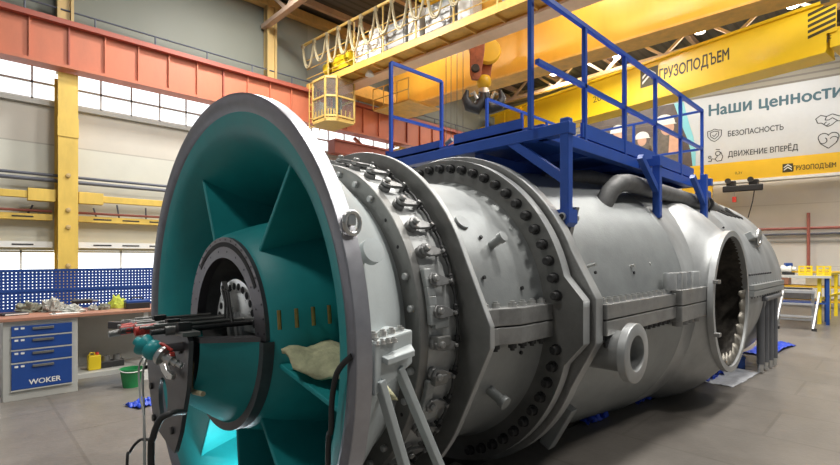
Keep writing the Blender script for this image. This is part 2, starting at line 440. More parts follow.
column(XC[0], 'yellow steel column behind the blue tool board, left edge of the photo')
column(XC[1], 'yellow steel column rising above the intake ring')
column(12.36, 'yellow steel column behind the left railing of the blue platform')
# crane runway girder
def girder():
    t = thing('runway_girder', 'long red riveted crane runway girder along the left wall', 'girder', (8, 13.6, 5.85))
    MB().box2((-9, 13.55, 5.9), (24, 13.6, 6.82)).build('web', redg, t)
    MB().box2((-9, 13.38, 6.82), (24, 13.8, 6.9)).build('top_flange', redd, t)
    MB().box2((-9, 13.38, 5.83), (24, 13.8, 5.9)).build('bottom_flange', redg, t)
    x = XC[0] - .71 * 14; k = 0
    while x < 22:
        MB().box2((x - .015, 13.48, 5.9), (x + .015, 13.55, 6.82)).build('stiffener', redd if k % 5 == 4 else redg, t); x += .71; k += 1
    MB().box2((-9, 13.54, 6.9), (24, 13.62, 7.0)).build('crane_rail', redd, t)
girder()
def runway_rail():
    t = thing('runway_handrail', 'thin dark handrail along the top of the red runway girder', 'handrail', (8, 14.05, 6.9))
    MB().tube([(-9, 14.05, 7.42), (24, 14.05, 7.42)], .022, 8).build('top_rail', greypipe, t)
    MB().tube([(-9, 14.05, 7.15), (24, 14.05, 7.15)], .016, 8).build('mid_rail', greypipe, t)
    x = -8.4
    while x < 23: MB().tube([(x, 14.05, 6.6), (x, 14.05, 7.42)], .02, 8).build('post', greypipe, t); x += 1.35
runway_rail()
b = MB().box2((9.0, 13.35, 5.02), (12.4, 13.75, 5.42)); b.box2((9.0, 13.3, 5.42), (12.4, 13.8, 5.48))
b.build('tie_beam', redd, label='short dark red beam under the runway girder behind the cab', cat='beam')
t = thing('wind_brace', 'pinkish diagonal bracing below the red girder, left of the blue platform', 'brace', (12.4, 13.9, 5))
MB().bar((10.2, 13.9, 4.6), (12.1, 13.9, 5.8), .1).build('diagonal', redg, t); MB().bar((10.2, 13.9, 5.8), (12.1, 13.9, 4.6), .1).build('diagonal', redg, t)
# horizontal pipes, yellow rails and radiators on the left wall
for k, (z, r_, l) in enumerate(((3.42, .035, 'upper dark conduit running along the left wall'), (3.30, .045, 'lower dark conduit running along the left wall'))):
    MB().tube([(-9, 13.98, z), (14, 13.98, z)], r_, 8).build('wall_conduit', greypipe, label=l, cat='pipe')
for x0, x1, l in ((-3.2, XC[0] - .22, 'yellow rail on the left wall, left of the column'), (XC[0] + .22, XC[1] - .22, 'yellow rail on the left wall, right of the column')):
    t = thing('wall_rail', l, 'rail', ((x0 + x1) / 2, 13.85, 2.9))
    MB().box2((x0 + .5, 13.78, 2.84), (x1 - .5, 13.9, 3.0)).build('beam', ycol, t, bevel=.01)
    for xa, xb in ((x0, x0 + .5), (x1 - .5, x1)): MB().box2((xa, 13.74, 2.78), (xb, 13.94, 3.06)).build('end_bracket', ycol, t, bevel=.01)
for x0, x1, s in ((-3.2, XC[0] - .25, 'left'), (XC[0] + .25, XC[1] - .25, 'right')):
    for z, nm in ((2.36, 'upper'), (1.72, 'lower')):
        t = thing('cable_tray', '%s cream slotted tray on the left wall, %s of the yellow column' % (nm, s), 'cable tray', ((x0 + x1) / 2, 14.1, z))
        MB().box2((x0, 14.0, z), (x1, 14.28, z + .05)).build('tray', ycol, t)
        MB().box2((x0, 13.98, z), (x1, 14.0, z + .14)).build('front_plate', whitec if nm == 'lower' else ycol, t)
        s_ = MB(); x = x0 + .3
        while x < x1 - .5: s_.box2((x, 13.97, z + .055), (x + .38, 13.98, z + .085)); x += .62
        s_.build('slots', black, t)
    t = thing('wall_pipework', 'rusty pipe with hanging loops on the left wall, %s of the yellow column' % s, 'pipe', ((x0 + x1) / 2, 14.1, 2.5))
    MB().tube([(x0, 14.1, 2.58), (x1, 14.1, 2.58)], .03, 8).build('pipe', redpipe, t)
    x = x0 + .4
    while x < x1 - .4:
        h_ = random.uniform(.25, .42); MB().tube([(x, 14.15, 2.45), (x + random.uniform(-.1, .15), 14.15, 2.45 + h_)], .02, 6).build('hanger', greypipe, t); x += random.uniform(.35, .8)

# ================================================================== BANNER AND END WALL
def wallat(px, py, out=.06): return onP(px, py, WP + WN * out, WN)
def banner():
    A = wallat(704, 98); Bt = A.z; Bb = wallat(704, 170.5).z
    s0 = (wallat(583, 130) - WP).dot(WU); s1 = (wallat(838, 130) - WP).dot(WU) + 3.2
    t = thing('banner', 'large white wall banner with slogans and a photo of helmeted workers', 'banner', wallp((s0 + s1) / 2, Bb, .05))
    def quad(a, z0, c, z1, o): return [wallp(a, z0, o), wallp(c, z0, o), wallp(c, z1, o), wallp(a, z1, o)]
    MB().prism(quad(s0, Bb, s1, Bt, .05), -WN * .04).build('sheet', bannerw, t)
    S = lambda px, py: (lambda P: ((P - WP).dot(WU), P.z))(wallat(px, py))
    def curve(pts, o): return [wallp(s, z, o) for s, z in pts]
    # printed photograph with a curved right border
    edge = [(674, 112), (681, 124), (687, 138), (691, 152), (692.5, 166), (692.5, 172)]
    e = [S(*p) for p in edge]
    e[0] = (e[0][0], Bt - .02); e[-1] = (e[-1][0], Bb + .01)
    MB().prism(curve([(s0 + .02, Bb + .01)] + e[::-1] + [(s0 + .02, Bt - .02)], .056), -WN * .004).build('printed_photo', bannerd, t)
    e2 = [(s + .05 + .30 * (1 - i / 5.), z) for i, (s, z) in enumerate(e)]
    MB().prism(curve(e + e2[::-1], .058), -WN * .004).build('printed_border', bannert, t)
    brk = MB()
    for k in range(9):
        z = Bb + .25 + k * .27; brk.prism(curve([(s0 + .1, z), (e[0][0] - .3, z), (e[0][0] - .3, z + .02), (s0 + .1, z + .02)], .06), -WN * .003)
    brk.build('printed_brick_courses', prj, t)
    def figure(px, py, sc, back=False):
        s, z = S(px, py); r_ = .36 * sc
        f = MB().prism(curve([(s + r_ * 1.55 * math.cos(a) * .9, z - r_ * 1.9 + r_ * 1.25 * math.sin(a)) for a in [i * math.pi / 12 for i in range(13)]] + [(s - r_ * 1.5, Bb + .05), (s + r_ * 1.5, Bb + .05)], .0615), -WN * .003).build('printed_figure', prj, t)
        MB().prism(curve([(s + (r_ * .3 if back else 0) + r_ * .62 * math.cos(a), z - r_ * .42 + r_ * .78 * math.sin(a)) for a in [i * math.pi / 10 for i in range(20)]], .0645), -WN * .003).build('printed_face', prs, f)
        hp = [(s + r_ * math.cos(a), z + r_ * .95 * math.sin(a)) for a in [i * math.pi / 12 for i in range(13)]] + [(s - r_ * 1.12, z - r_ * .12), (s + r_ * 1.18, z - r_ * .12)]
        MB().prism(curve(hp, .067), -WN * .003).build('printed_helmet', prw, f)
        if back: MB().prism(curve([(s + r_ * .5, z - r_ * 1.2), (s + r_ * 1.4, z - r_ * 1.6), (s + r_ * 1.5, z - r_ * 3.2), (s + r_ * .4, z - r_ * 3.2)], .0645), -WN * .003).build('printed_shirt', prk, f)
    figure(618, 132, .92); figure(642, 138, .80); figure(664, 124, 1.15, True)
    def text(txt, px0, py0, px1, h, m, bold=0.):
        s, z = S(px0, py0); s1_ = S(px1, py0)[0]
        lettering(txt, wallp(s, z, .051), WU, UP, h, m, t, width=s1_ - s, bold=bold)
    s, z = S(709, 116); hcap = S(709, 104.5)[1] - z; sn = S(832, 100)[0]
    lettering('Наши ценности', wallp(s, z, .051), WU, UP, hcap, inkt, t, width=(sn - s) * 1.075, bold=.028)
    s, z = S(728, 136.5); lettering('БЕЗОПАСНОСТЬ', wallp(s, z, .051), WU, UP, hcap * .46, ink, t, width=S(783.5, 130)[0] - s, bold=.02)
    s, z = S(728, 157); lettering('ДВИЖЕНИЕ ВПЕРЁД', wallp(s, z, .051), WU, UP, hcap * .46, ink, t, width=S(798, 150)[0] - s, bold=.02)
    # line icons
    def icon(px, py, shapes, sc):
        s, z = S(px, py); b_ = MB()
        for pts in shapes: stroke([wallp(s + x * sc, z + y * sc, .056) for x, y in pts], .028, WN, b_)
        b_.build('line_icon', ink, t)
    arc = lambda cx, cy, r_, a0, a1, n=10: [(cx + r_ * math.cos(R(a0 + (a1 - a0) * i / n)), cy + r_ * math.sin(R(a0 + (a1 - a0) * i / n))) for i in range(n + 1)]
    icon(714.5, 135, [[(-1, .7), (-.5, .75), (0, 1), (.5, .75), (1, .7), (.95, -.2), (.5, -.8), (0, -1.1), (-.5, -.8), (-.95, -.2), (-1, .7)], [(-.6, .45), (0, .65), (.6, .45), (.55, -.2), (0, -.7), (-.55, -.2), (-.6, .45)], [(-.3, 0), (-.05, -.25), (.35, .25)]], .24)
    icon(715, 155.5, [arc(.4, .3, .35, 0, 360), [(.1, 1), (.7, .9)], [(.4, -.05), (0, -.6), (-.5, -.5)], [(0, -.6), (.3, -1), (1, -.9)], [(-1, -.9), (-.5, -.9), (-.5, -.5)], arc(-.75, -.2, .2, 0, 360), [(.8, .5), (1.1, -.3), (.9, -.9)]], .24)
    icon(828.5, 120, [[(-1.3, .35), (-.8, .75), (-.2, .5), (.4, .75), (1.2, .3)], [(-1.3, .35), (-1.1, -.25), (-.7, -.3), (-.1, -.85), (.3, -.7), (.8, -.25), (1.3, -.3)], [(-.2, .5), (-.35, .05), (.05, 0), (.4, .25), (.95, -.25)], [(-.5, -.5), (-.2, -.2)], [(-.2, -.75), (.1, -.45)]], .27)
    icon(828.5, 140, [arc(-.5, .4, .55, 20, 190), arc(.5, .4, .55, -10, 160), [(-1.05, .3), (-.8, -.4), (0, -1.1), (.8, -.4), (1.05, .3)], arc(-.55, 0, .4, 200, 420), arc(.55, 0, .4, -60, 160)], .27)
banner()
def endpipe(p0, p1, r_, m, l): MB().tube([p0, p1], r_, 8).build('wall_pipe', m, label=l, cat='pipe')
a0, a1 = wallat(740, 234.5, .15), wallat(839, 229, .15); a1 = a1 + (a1 - a0) * .5; a0.z = a1.z = 2.55
endpipe(a0, a1, .05, redpipe, 'upper red pipe across the end wall')
b0, b1 = a0.copy(), a1.copy(); b0.z = b1.z = 2.34
endpipe(b0, b1, .04, greypipe, 'grey pipe just below the red pipe on the end wall')
c = wallat(808.5, 230, .2); endpipe((c.x, c.y, .9), (c.x, c.y, 3.1), .05, redpipe, 'short red riser pipe crossing the end wall pipes')

# ================================================================== CRANES
DO = Vector((-.063, .998, 0)).normalized(); NO = Vector((-DO.y, DO.x, 0))         # orange crane runs along DO, NO points to the camera side
def oc(y, x_off, z):
    """point on the orange crane: at hall depth y, x_off behind the near girder's face"""
    return Vector((9.2 - .063 * (y - 7.8) + x_off, y, z))
def obox(b, y0, y1, x0, x1, z0, z1):
    p = [oc(y0, x0, z0), oc(y1, x0, z0), oc(y1, x1, z0), oc(y0, x1, z0)]
    b.prism(p, (0, 0, z1 - z0)); return b
def orange_crane():
    t = thing('bridge_crane', 'orange double girder bridge crane with walkway, cabinets and hanging festoon cables', 'crane', oc(7.5, 1.5, 6.9))
    obox(MB(), 1.0, 13.3, -.2, .14, 6.92, 8.2).build('girder', orange, t)
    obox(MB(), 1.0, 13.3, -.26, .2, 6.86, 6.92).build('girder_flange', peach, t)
    obox(MB(), 1.0, 13.3, 2.65, 3.3, 7.0, 8.7).build('girder', orange, t)
    obox(MB(), 1.0, 13.3, 2.6, 3.35, 6.94, 7.0).build('girder_flange', orange2, t)
    for y in (13.3, 1.0): obox(MB(), y - .2, y + .25, -.2, 4.1, 7.04, 7.5).build('end_carriage', orange2, t, bevel=.02)
    for y in (13.38, 1.08):
        for x in (-.3, 3.7): MB().revolve(oc(y + .12, x, 7.13), (0, 1, 0), [(-.07, 0), (-.07, .16), (.07, .16), (.07, 0)], 20).build('wheel', steel, t)
    obox(MB(), 1.0, 13.6, -.72, -.2, 6.99, 7.03).build('walkway', orange2, t)
    obox(MB(), 1.0, 13.6, -.76, -.72, 6.93, 7.12).build('toe_plate', orange2, t)
    y = 1.5
    while y < 13.2:
        MB().prism([oc(y, -.72, 6.99), oc(y, -.72, 6.93), oc(y, -.2, 6.9), oc(y, -.2, 6.99)], DO * .03).build('bracket', orange2, t)
        y += .82
    r = MB(); 
    for z in (7.3, 7.6, 7.9): r.tube([oc(1.0, -.74, z), oc(13.6, -.74, z)], .016, 6)
    r.build('handrail', ycab, t)
    y = 1.4
    while y < 13.2: MB().tube([oc(y, -.74, 7.0), oc(y, -.74, 8.42)], .026, 8).build('rail_post', ycab, t); y += 1.23
    MB().bar(oc(1, -.78, 8.42), oc(13.75, -.78, 8.42), .05, .07).build('festoon_track', ycab, t)
    # festoon loops
    y = 13.7; k = 0
    while y > 3.2:
        w_ = random.uniform(.5, .66); dep = random.uniform(.62, .95)
        for j in range(2):
            o_ = .03 * j; pts = []
            for i in range(13):
                u = i / 12; pts.append(oc(y - w_ * u, -.82 - o_, 8.36 - (dep + .07 * j) * (1 - abs(2 * u - 1) ** 2.4)))
            MB().tube(pts, .026, 6).build('cable_loop', tan, t, smooth=60)
        MB().box(oc(y, -.82, 8.36), (.09, .09, .1)).build('cable_trolley', tan, t)
        y -= w_; k += 1
    # switch cabinets and drive on the walkway
    for y0, y1, z1, m in ((11.35, 10.85, 8.1, whitec), (10.75, 10.25, 8.25, whitec), (10.2, 9.3, 8.15, greym), (9.2, 8.8, 8.3, whitec), (8.6, 7.7, 8.15, greym), (7.55, 7.1, 8.3, whitec), (6.3, 5.7, 8.2, greym)):
        c_ = obox(MB(), y1, y0, -.6, -.25, 7.03, z1 - .25).build('switch_cabinet', m, t, bevel=.01)
        obox(MB(), y1 + .05, y0 - .05, -.62, -.6, 7.1, z1 - .33).build('cabinet_door', m, c_)
    d_ = obox(MB(), 11.7, 12.5, -.6, -.25, 7.25, 7.75).build('travel_motor', yrail, t, bevel=.04)
    MB().revolve(oc(12.6, -.43, 7.5), (0, 1, 0), [(0, .2), (.35, .2), (.4, .12), (.4, 0)], 20).build('motor_fan_cover', yrail, d_)
    obox(MB(), 11.6, 12.9, -.62, -.22, 7.03, 7.25).build('motor_base', black, t)
    # trolley on top of the girders
    obox(MB(), 7.2, 9.6, .2, 3.2, 8.72, 8.95).build('trolley_frame', yrail, t, bevel=.02)
    MB().tube([oc(7.5, 1.7, 9.2), oc(9.2, 1.7, 9.2)], .3, 20).build('rope_drum', steel, t)
    obox(MB(), 4.6, 6.6, .1, .6, 8.3, 8.75).build('cable_duct', yrail, t)
    obox(MB(), 5.0, 5.5, -.35, .05, 8.32, 8.62).build('control_box', duct_m, t)
    MB().revolve(oc(10.9, -.45, 6.95), (0, 0, -1), [(0, .05), (.1, .12), (.16, .13), (.17, 0)], 16).build('work_light', whitec, t)
    # operator cab slung under the left end
    C0 = oc(12.5, -.55, 5.55)
    def cp(dy, dx, z): return Vector((C0.x + dx * .85, C0.y + dy * .85, 6.95 - (6.95 - z) * .9))
    hexa = [(.62, -.32), (.35, -.62), (-.45, -.62), (-.70, -.30), (-.70, .45), (.62, .45)]
    cab = MB().prism([cp(y_, x_, 5.45) for y_, x_ in hexa], (0, 0, .1)).build('operator_cab', ycab, t)
    b_ = MB()
    for (ya, xa), (yb, xb) in zip(hexa, hexa[1:] + hexa[:1]):
        for z in (5.62, 6.28, 6.9): b_.bar(cp(ya, xa, z), cp(yb, xb, z), .05)
        b_.bar(cp(ya, xa, 5.5), cp(ya, xa, 6.95), .05)
        for u in (.25, .5, .75): b_.bar(cp(ya + (yb - ya) * u, xa + (xb - xa) * u, 5.5), cp(ya + (yb - ya) * u, xa + (xb - xa) * u, 5.85), .025)
    b_.build('cab_frame', ycab, cab)
    g_ = MB()
    for (ya, xa), (yb, xb) in list(zip(hexa, hexa[1:]))[:4]: g_.prism([cp(ya, xa, 5.65), cp(yb, xb, 5.65), cp(yb, xb, 6.9), cp(ya, xa, 6.9)], (.01, .01, 0))
    g_.build('cab_glazing', glassm, cab)
    MB().prism([cp(y_, x_, 6.9) for y_, x_ in hexa], (0, 0, .06)).build('cab_roof', orange2, cab)
    s_ = MB().box(cp(0, 0, 5.9), (.42, .42, .1)); s_.box(cp(0, .2, 6.2), (.1, .42, .6)); s_.box(cp(0, 0, 5.7), (.12, .12, .35)); s_.build('cab_seat', duct_m, cab, bevel=.03)
    MB().box(cp(.4, -.25, 5.95), (.25, .25, .6)).build('control_desk', greyc, cab, bevel=.02)
    for dy in (.5, -.6): MB().bar(cp(dy, .35, 6.95), cp(dy, .35, 7.15), .08).build('cab_hanger', ycab, cab)
    # ladder cage left of the cab
    l_ = MB()
    for dx in (-.35, .1): l_.tube([cp(1.05, dx, 5.5), cp(1.05, dx, 7.1)], .022, 6)
    for k in range(6): l_.tube([cp(1.05, -.35, 5.6 + k * .26), cp(1.05, .1, 5.6 + k * .26)], .015, 6)
    for z in (5.5, 6.3, 7.1): l_.tube([cp(1.05, -.35, z), cp(.62, -.32, z)], .018, 6)
    l_.build('cab_ladder', ycab, t)
    # service platform beyond the cab
    obox(MB(), 10.6, 12.2, .8, 2.2, 6.3, 6.36).build('service_platform', orange2, t)
    l_ = MB()
    for y_ in (10.6, 11.1, 11.7, 12.2): l_.tube([oc(y_, .8, 6.36), oc(y_, .8, 7.0)], .022, 6)
    for z in (6.65, 7.0): l_.tube([oc(10.6, .8, z), oc(12.2, .8, z)], .02, 6)
    l_.build('service_rail', ycab, t)
orange_crane()
def hook():
    P = onX(481, 60, 10.7); x, y = P.x, P.y
    zt = onX(481, 42, 10.7).z; zb = onX(481, 82, 10.7).z; k = (zt - zb)
    t = thing('hook_block', 'red and yellow crane hook block with black forged double hook', 'hook', (x, y, zb - .9))
    sx = Matrix.Rotation(ANG, 3, 'Z')
    side = Vector((sa, -ca, 0)); fw = Vector((ca, sa, 0))
    def p(a, z, d=0): return Vector((x, y, 0)) + side * a + fw * d + UP * z
    b_ = MB()
    ol = [(-.42, zt), (.1, zt), (.08, zt - .35), (-.02, zb + .12), (-.1, zb), (-.28, zb + .02), (-.33, zb + .2), (-.33, zt - .4)]
    b_.prism([p(a, z, -.16) for a, z in ol], fw * .1); b_.build('cheek_plate', hookred, t, bevel=.02)
    MB().prism([p(a + .3, z, .12) for a, z in ol], fw * .1).build('cheek_plate', hookred, t, bevel=.02)
    MB().revolve(p(.2, zt - .28, -.02), fw, [(-.1, 0), (-.1, .33), (-.06, .36), (0, .3), (.06, .36), (.1, .33), (.1, 0)], 28).build('sheave', yellow3, t, smooth=40)
    MB().revolve(p(-.18, zb + .33, -.2), fw, [(-.03, 0), (-.03, .1), (.05, .13), (.05, 0)], 18).build('axle_cap', dsteel, t, smooth=40)
    MB().revolve(p(.08, zb + .1, .0), UP, [(-.3, 0), (-.3, .1), (-.22, .19), (-.1, .22), (.05, .17), (.12, 0)], 20).build('swivel', yellow3, t, smooth=50)
    hz = zb - .3
    pts = []
    h_ = MB()
    for sg in (-1, 1):
        pts = [p(.08, hz + .06), p(.08 + sg * .06, hz - .24), p(.08 + sg * .2, hz - .46), p(.08 + sg * .42, hz - .40), p(.08 + sg * .53, hz - .16), p(.08 + sg * .47, hz + .06)]
        h_.tube(pts, [.13, .16, .19, .16, .11, .05], 14)
    h_.build('double_hook', forged, t, smooth=60)
    MB().revolve(p(.08, hz + .02), UP, [(-.06, 0), (-.06, .15), (.08, .15), (.08, 0)], 18).build('hook_nut', bright, t)
    for sg in (-1, 1): MB().tube([p(.08 + sg * .2, hz - .22, -.1), p(.08 + sg * .3, hz - .02, -.1), p(.08 + sg * .38, hz - .1, -.1)], .05, 8).build('safety_latch', bright, t, smooth=60)
    for a in (.05, .15, .25, .35): MB().tube([p(a, zt - .25), p(a * .8, 8.75)], .014, 6).build('hoist_rope', steel, t)
hook()
t = thing('hoist_rope_set', 'four thin hoist ropes hanging left of the red hook block', 'rope', onX(455, 130, 10.9))
for px in (446, 451, 457, 463):
    P = onX(px, 130, 10.9); MB().tube([(P.x, P.y, 4.9), (P.x, P.y, 8.75)], .012, 6).build('rope', steel, t)

DY = Vector((.146, .989, 0)).normalized(); YN = Vector((-DY.y, DY.x, 0)); YP = Vector((16.8, 4.56, 0))
def yc(s, off, z): return YP + DY * s - YN * off + UP * z            # s to the left, off = behind the near face
def ybox(b, s0, s1, o0, o1, z0, z1): return b.prism([yc(s0, o0, z0), yc(s1, o0, z0), yc(s1, o1, z0), yc(s0, o1, z0)], (0, 0, z1 - z0))
def chevron(P, u, sz, t, n):
    q = lambda a, z: P + u * (a * sz) + UP * (z * sz)
    MB().prism([q(0, 0), q(1, 0), q(1, 1), q(0, 1)], n * .006).build('logo_square', inky, t)
    b_ = MB()
    for z in (.18, .48): b_.prism([q(.12, z), q(.5, z + .32), q(.88, z), q(.88, z + .13), q(.5, z + .45), q(.12, z + .13)], n * .012)
    b_.build('logo_chevron', whitec, t)
def yellow_crane():
    t = thing('bridge_crane', 'bright yellow single girder bridge crane with black stencilled lettering', 'crane', yc(3, .4, 6.9))
    ybox(MB(), -3.15, 9.1, 0, .7, 6.95, 8.18).build('girder', yellow, t)
    ybox(MB(), -3.15, 9.3, -.08, .78, 6.87, 6.95).build('bottom_flange', yellow, t)
    ybox(MB(), -3.15, 9.3, -.08, .78, 8.18, 8.26).build('top_flange', yellow, t)
    for s in (7.4, 8.4): ybox(MB(), s, s + .05, -.07, 0, 6.95, 8.18).build('stiffener', yellow, t)
    for s, o_ in ((9.0, -.9), (-3.5, .05)): ybox(MB(), s - .3, s + .3, o_, 1.7, 7.0, 7.5).build('end_carriage', yellow, t, bevel=.02)
    yat = lambda px, py, o=0.: onP(px, py, YP + YN * .002, YN)
    u = -DY
    P0, P1 = yat(659.5, 80.5), yat(729, 62); P1.z = P0.z
    lettering('ГРУЗОПОДЪЕМ', P0, u, UP, .37, inky, t, width=(P1 - P0).length, bold=.022)
    chevron(yat(640.5, 88.5), u, .62, t, YN)
    P = yat(593, 103); lettering('20т', P, u, UP, .24, inky, t, width=.55)
    P = yat(807, 39.5); q = lambda a, z: P + u * a + UP * z
    MB().prism([q(0, 0), q(.62, 0), q(.62, .72), q(0, .72)], YN * .006).build('hazard_plate', yellow, t)
    b_ = MB()
    for k in range(5):
        z = k * .15; b_.prism([q(.02, z), q(.6, z + .12), q(.6, z + .20), q(.02, z + .08)], YN * .012)
    b_.build('hazard_stripes', inky, t)
    lettering('F', q(.42, -.24), u, UP, .18, inky, t)
    # hoist trolley behind the girder's near face
    h_ = ybox(MB(), 6.2, 7.0, -.55, -.1, 6.55, 6.85).build('hoist_trolley', duct_m, t, bevel=.02)
    MB().revolve(yc(5.9, -.35, 6.5), DY, [(-.5, 0), (-.5, .18), (-.42, .22), (.2, .22), (.25, .12), (.25, 0)], 20).build('hoist_motor', greyc, h_, smooth=40)
    MB().revolve(yc(6.6, -.35, 6.3), DY, [(-.35, 0), (-.35, .27), (.35, .27), (.35, 0)], 20).build('hoist_drum', black, h_, smooth=40)
    ybox(MB(), 7.0, 7.5, -.6, -.12, 6.4, 6.95).build('hoist_cabinet', bluep, h_, bevel=.02)
yellow_crane()
def gantry():
    o = .9
    P = lambda px, py: onP(px, py, WP + WN * o, WN)
    zt, zb = P(776, 158).z, P(776, 177).z
    sA = (P(690, 180) - WP).dot(WU); sL = (P(713, 180) - WP).dot(WU); sB = (P(838, 160) - WP).dot(WU) + 4
    t = thing('gantry_crane', 'low amber gantry crane beam under the banner on a broad leg', 'crane', wallp(sA, 0, o))
    MB().prism([wallp(sA, zb, o), wallp(sB, zb, o), wallp(sB, zt, o), wallp(sA, zt, o)], -WN * .35).build('beam', yellow3, t)
    MB().prism([wallp(sL - .05, zb - .1, o + .03), wallp(sB, zb - .1, o + .03), wallp(sB, zb, o + .03), wallp(sL - .05, zb, o + .03)], -WN * .42).build('bottom_flange', whitec, t)  # white colour stands in for light along the beam's lower edge
    MB().prism([wallp(sA - .1, 0, o - .02), wallp(sA + .45, 0, o - .02), wallp(sL, zb, o - .02), wallp(sA - .3, zb, o - .02)], -WN * .3).build('leg', yellow3, t)
    chevron(P(782.5, 172.5), WU, .3, t, WN)
    a_, c_ = P(793, 170.5), P(836, 164); c_.z = a_.z
    lettering('ГРУЗОПОДЪЕМ', a_, WU, UP, .17, inky, t, width=(c_ - a_).length, bold=.02)
    lettering('0,2т', P(735, 174.5), WU, UP, .1, inky, t)
    # little chain hoist
    h0, h1 = P(723, 192), P(763, 188)
    s0, s1 = (h0 - WP).dot(WU), (h1 - WP).dot(WU); z = h0.z + .06
    h = thing('chain_hoist', 'small black electric hoist with pendant hanging from the amber beam', 'hoist', wallp((s0 + s1) / 2, z - .2, o + .2))
    MB().bar(wallp(s0, z, o + .25), wallp(s1, z, o + .25), .2, .22).build('hoist_body', black, h, bevel=.03)
    for u in (.12, .68): 
        s = s0 + (s1 - s0) * u
        MB().box(wallp(s + .12, z + .2, o + .22), (.14, .3, .2)).build('trolley', black, h, bevel=.03)
        MB().revolve(wallp(s + .02, z + .3, o + .3), WN, [(-.05, 0), (-.05, .1), (.05, .1), (.05, 0)], 14).build('wheel', dsteel, h)
    s = s0 + (s1 - s0) * .8
    MB().tube([wallp(s, z, o + .25), wallp(s - .06, z - .5, o + .28), wallp(s - .2, z - 1.1, o + .28)], .018, 6).build('pendant_cable', black, h)
    s = s0 + (s1 - s0) * .3
    MB().tube([wallp(s, z, o + .25), wallp(s, z - .32, o + .25)], .012, 6).build('pendant_cable', greyc, h)
    MB().box(wallp(s, z - .4, o + .25), (.1, .12, .2)).build('push_button_box', redp, h)
gantry()
# ceiling lamps that show between the cranes
for k, (px, py, l) in enumerate(((554, 74, 'bright hall lamp farthest to the left, seen between the railings of the blue platform'), (617, 56, 'bright hall lamp above the left end of the yellow crane lettering'), (700, 32, 'bright hall lamp above the stencilled lettering of the yellow crane'), (793, 6, 'bright hall lamp near the hazard striped end of the yellow crane'))):
    P = onZ(px, py, 9.3) if k else onZ(px, py, 9.1)
    t = thing('hall_lamp', l, 'lamp', P, 'hall lamps')
    MB().revolve(P, UP, [(.02, .05), (.02, .17), (.12, .17), (.26, .07), (.30, 0)], 20).build('housing', greyc, t, smooth=40)
    MB().revolve(P, UP, [(-.02, 0), (-.02, .155), (.02, .16), (.02, 0)], 20).build('lens', lampm, t)
    MB().tube([P + UP * .28, (P.x, P.y, 9.85)], .015, 6).build('stem', greyc, t)
    ll = bpy.data.lights.new('hall_lamp_light', 'AREA'); ll.shape = 'DISK'; ll.size = .5; ll.energy = 110; ll.color = (1, .97, .92)
    lo = bpy.data.objects.new('hall_lamp_light', ll); COL.objects.link(lo); lo.location = P - UP * .06

# ================================================================== GAS TURBINE
AX = Vector((0, YT, ZT)); XV = Vector((1, 0, 0)); NEAR = Vector((0, -1, 0))
def tp(x, r_, th):
    """point on the turbine: station x, radius r, angle th in degrees from the near side upwards"""
    return Vector((x, YT - r_ * math.cos(R(th)), ZT + r_ * math.sin(R(th))))
def rdir(th): return Vector((0, -math.cos(R(th)), math.sin(R(th))))
TUR = thing('gas_turbine', 'huge grey gas turbine with open teal intake ring lying along the hall', 'turbine', (4.5, YT, -.6))
def lathe(prof, name, m, parent=TUR, seg=128, sm=35, closed=True, a0=0., a1=2 * math.pi, **k):
    return MB().revolve(AX, XV, prof, seg, a0, a1, ref=NEAR, closed=closed).build(name, m, parent, smooth=sm, **k)
def ring_poly(x0, x1, ri, ro, name, m, lug=None, N=144, edge=silver2, **k):
    """flange ring whose outline runs straight out to lugs at the horizontal joint; lug = (offset, half height, angle where the straight starts)"""
    b = MB(); rows = []
    angs = [360 * i / N for i in range(N)]
    if lug: angs = sorted(set(angs + [math.degrees(math.atan2(lug[1], lug[0]))] + [360 - math.degrees(math.atan2(lug[1], lug[0]))] + [180 - math.degrees(math.atan2(lug[1], lug[0]))] + [180 + math.degrees(math.atan2(lug[1], lug[0]))]))
    def rad(a):
        if not lug: return ro
        off, hh, st = lug
        t = a % 360; t = min(t, 360 - t); t = min(t, 180 - t); t = abs(t)
        tl = math.degrees(math.atan2(hh, off))
        if t <= tl: return off / math.cos(R(t))
        if t >= st: return ro
        p1 = Vector((off, hh)); p2 = Vector((ro * math.cos(R(st)), ro * math.sin(R(st)))); d = Vector((math.cos(R(t)), math.sin(R(t))))
        e = p2 - p1; den = d.x * e.y - d.y * e.x
        return max(ro, (p1.x * e.y - p1.y * e.x) / den)
    for a in angs:
        r_ = rad(a); rows.append([b.v(tp(x0, ri, a)), b.v(tp(x0, r_, a)), b.v(tp(x1, r_, a)), b.v(tp(x1, ri, a))])
    n = len(rows)
    for i in range(n):
        p, q = rows[i], rows[(i + 1) % n]
        for j in range(4):
            f_ = b.face([p[j], p[(j + 1) % 4], q[(j + 1) % 4], q[j]])
            if f_ and j == 1: f_.material_index = 1  # outer edge faces lighter: light from above put into their colour
    o_ = b.build(name, m, TUR, smooth=30, bevel=.006, **k); o_.data.materials.append(edge); return o_
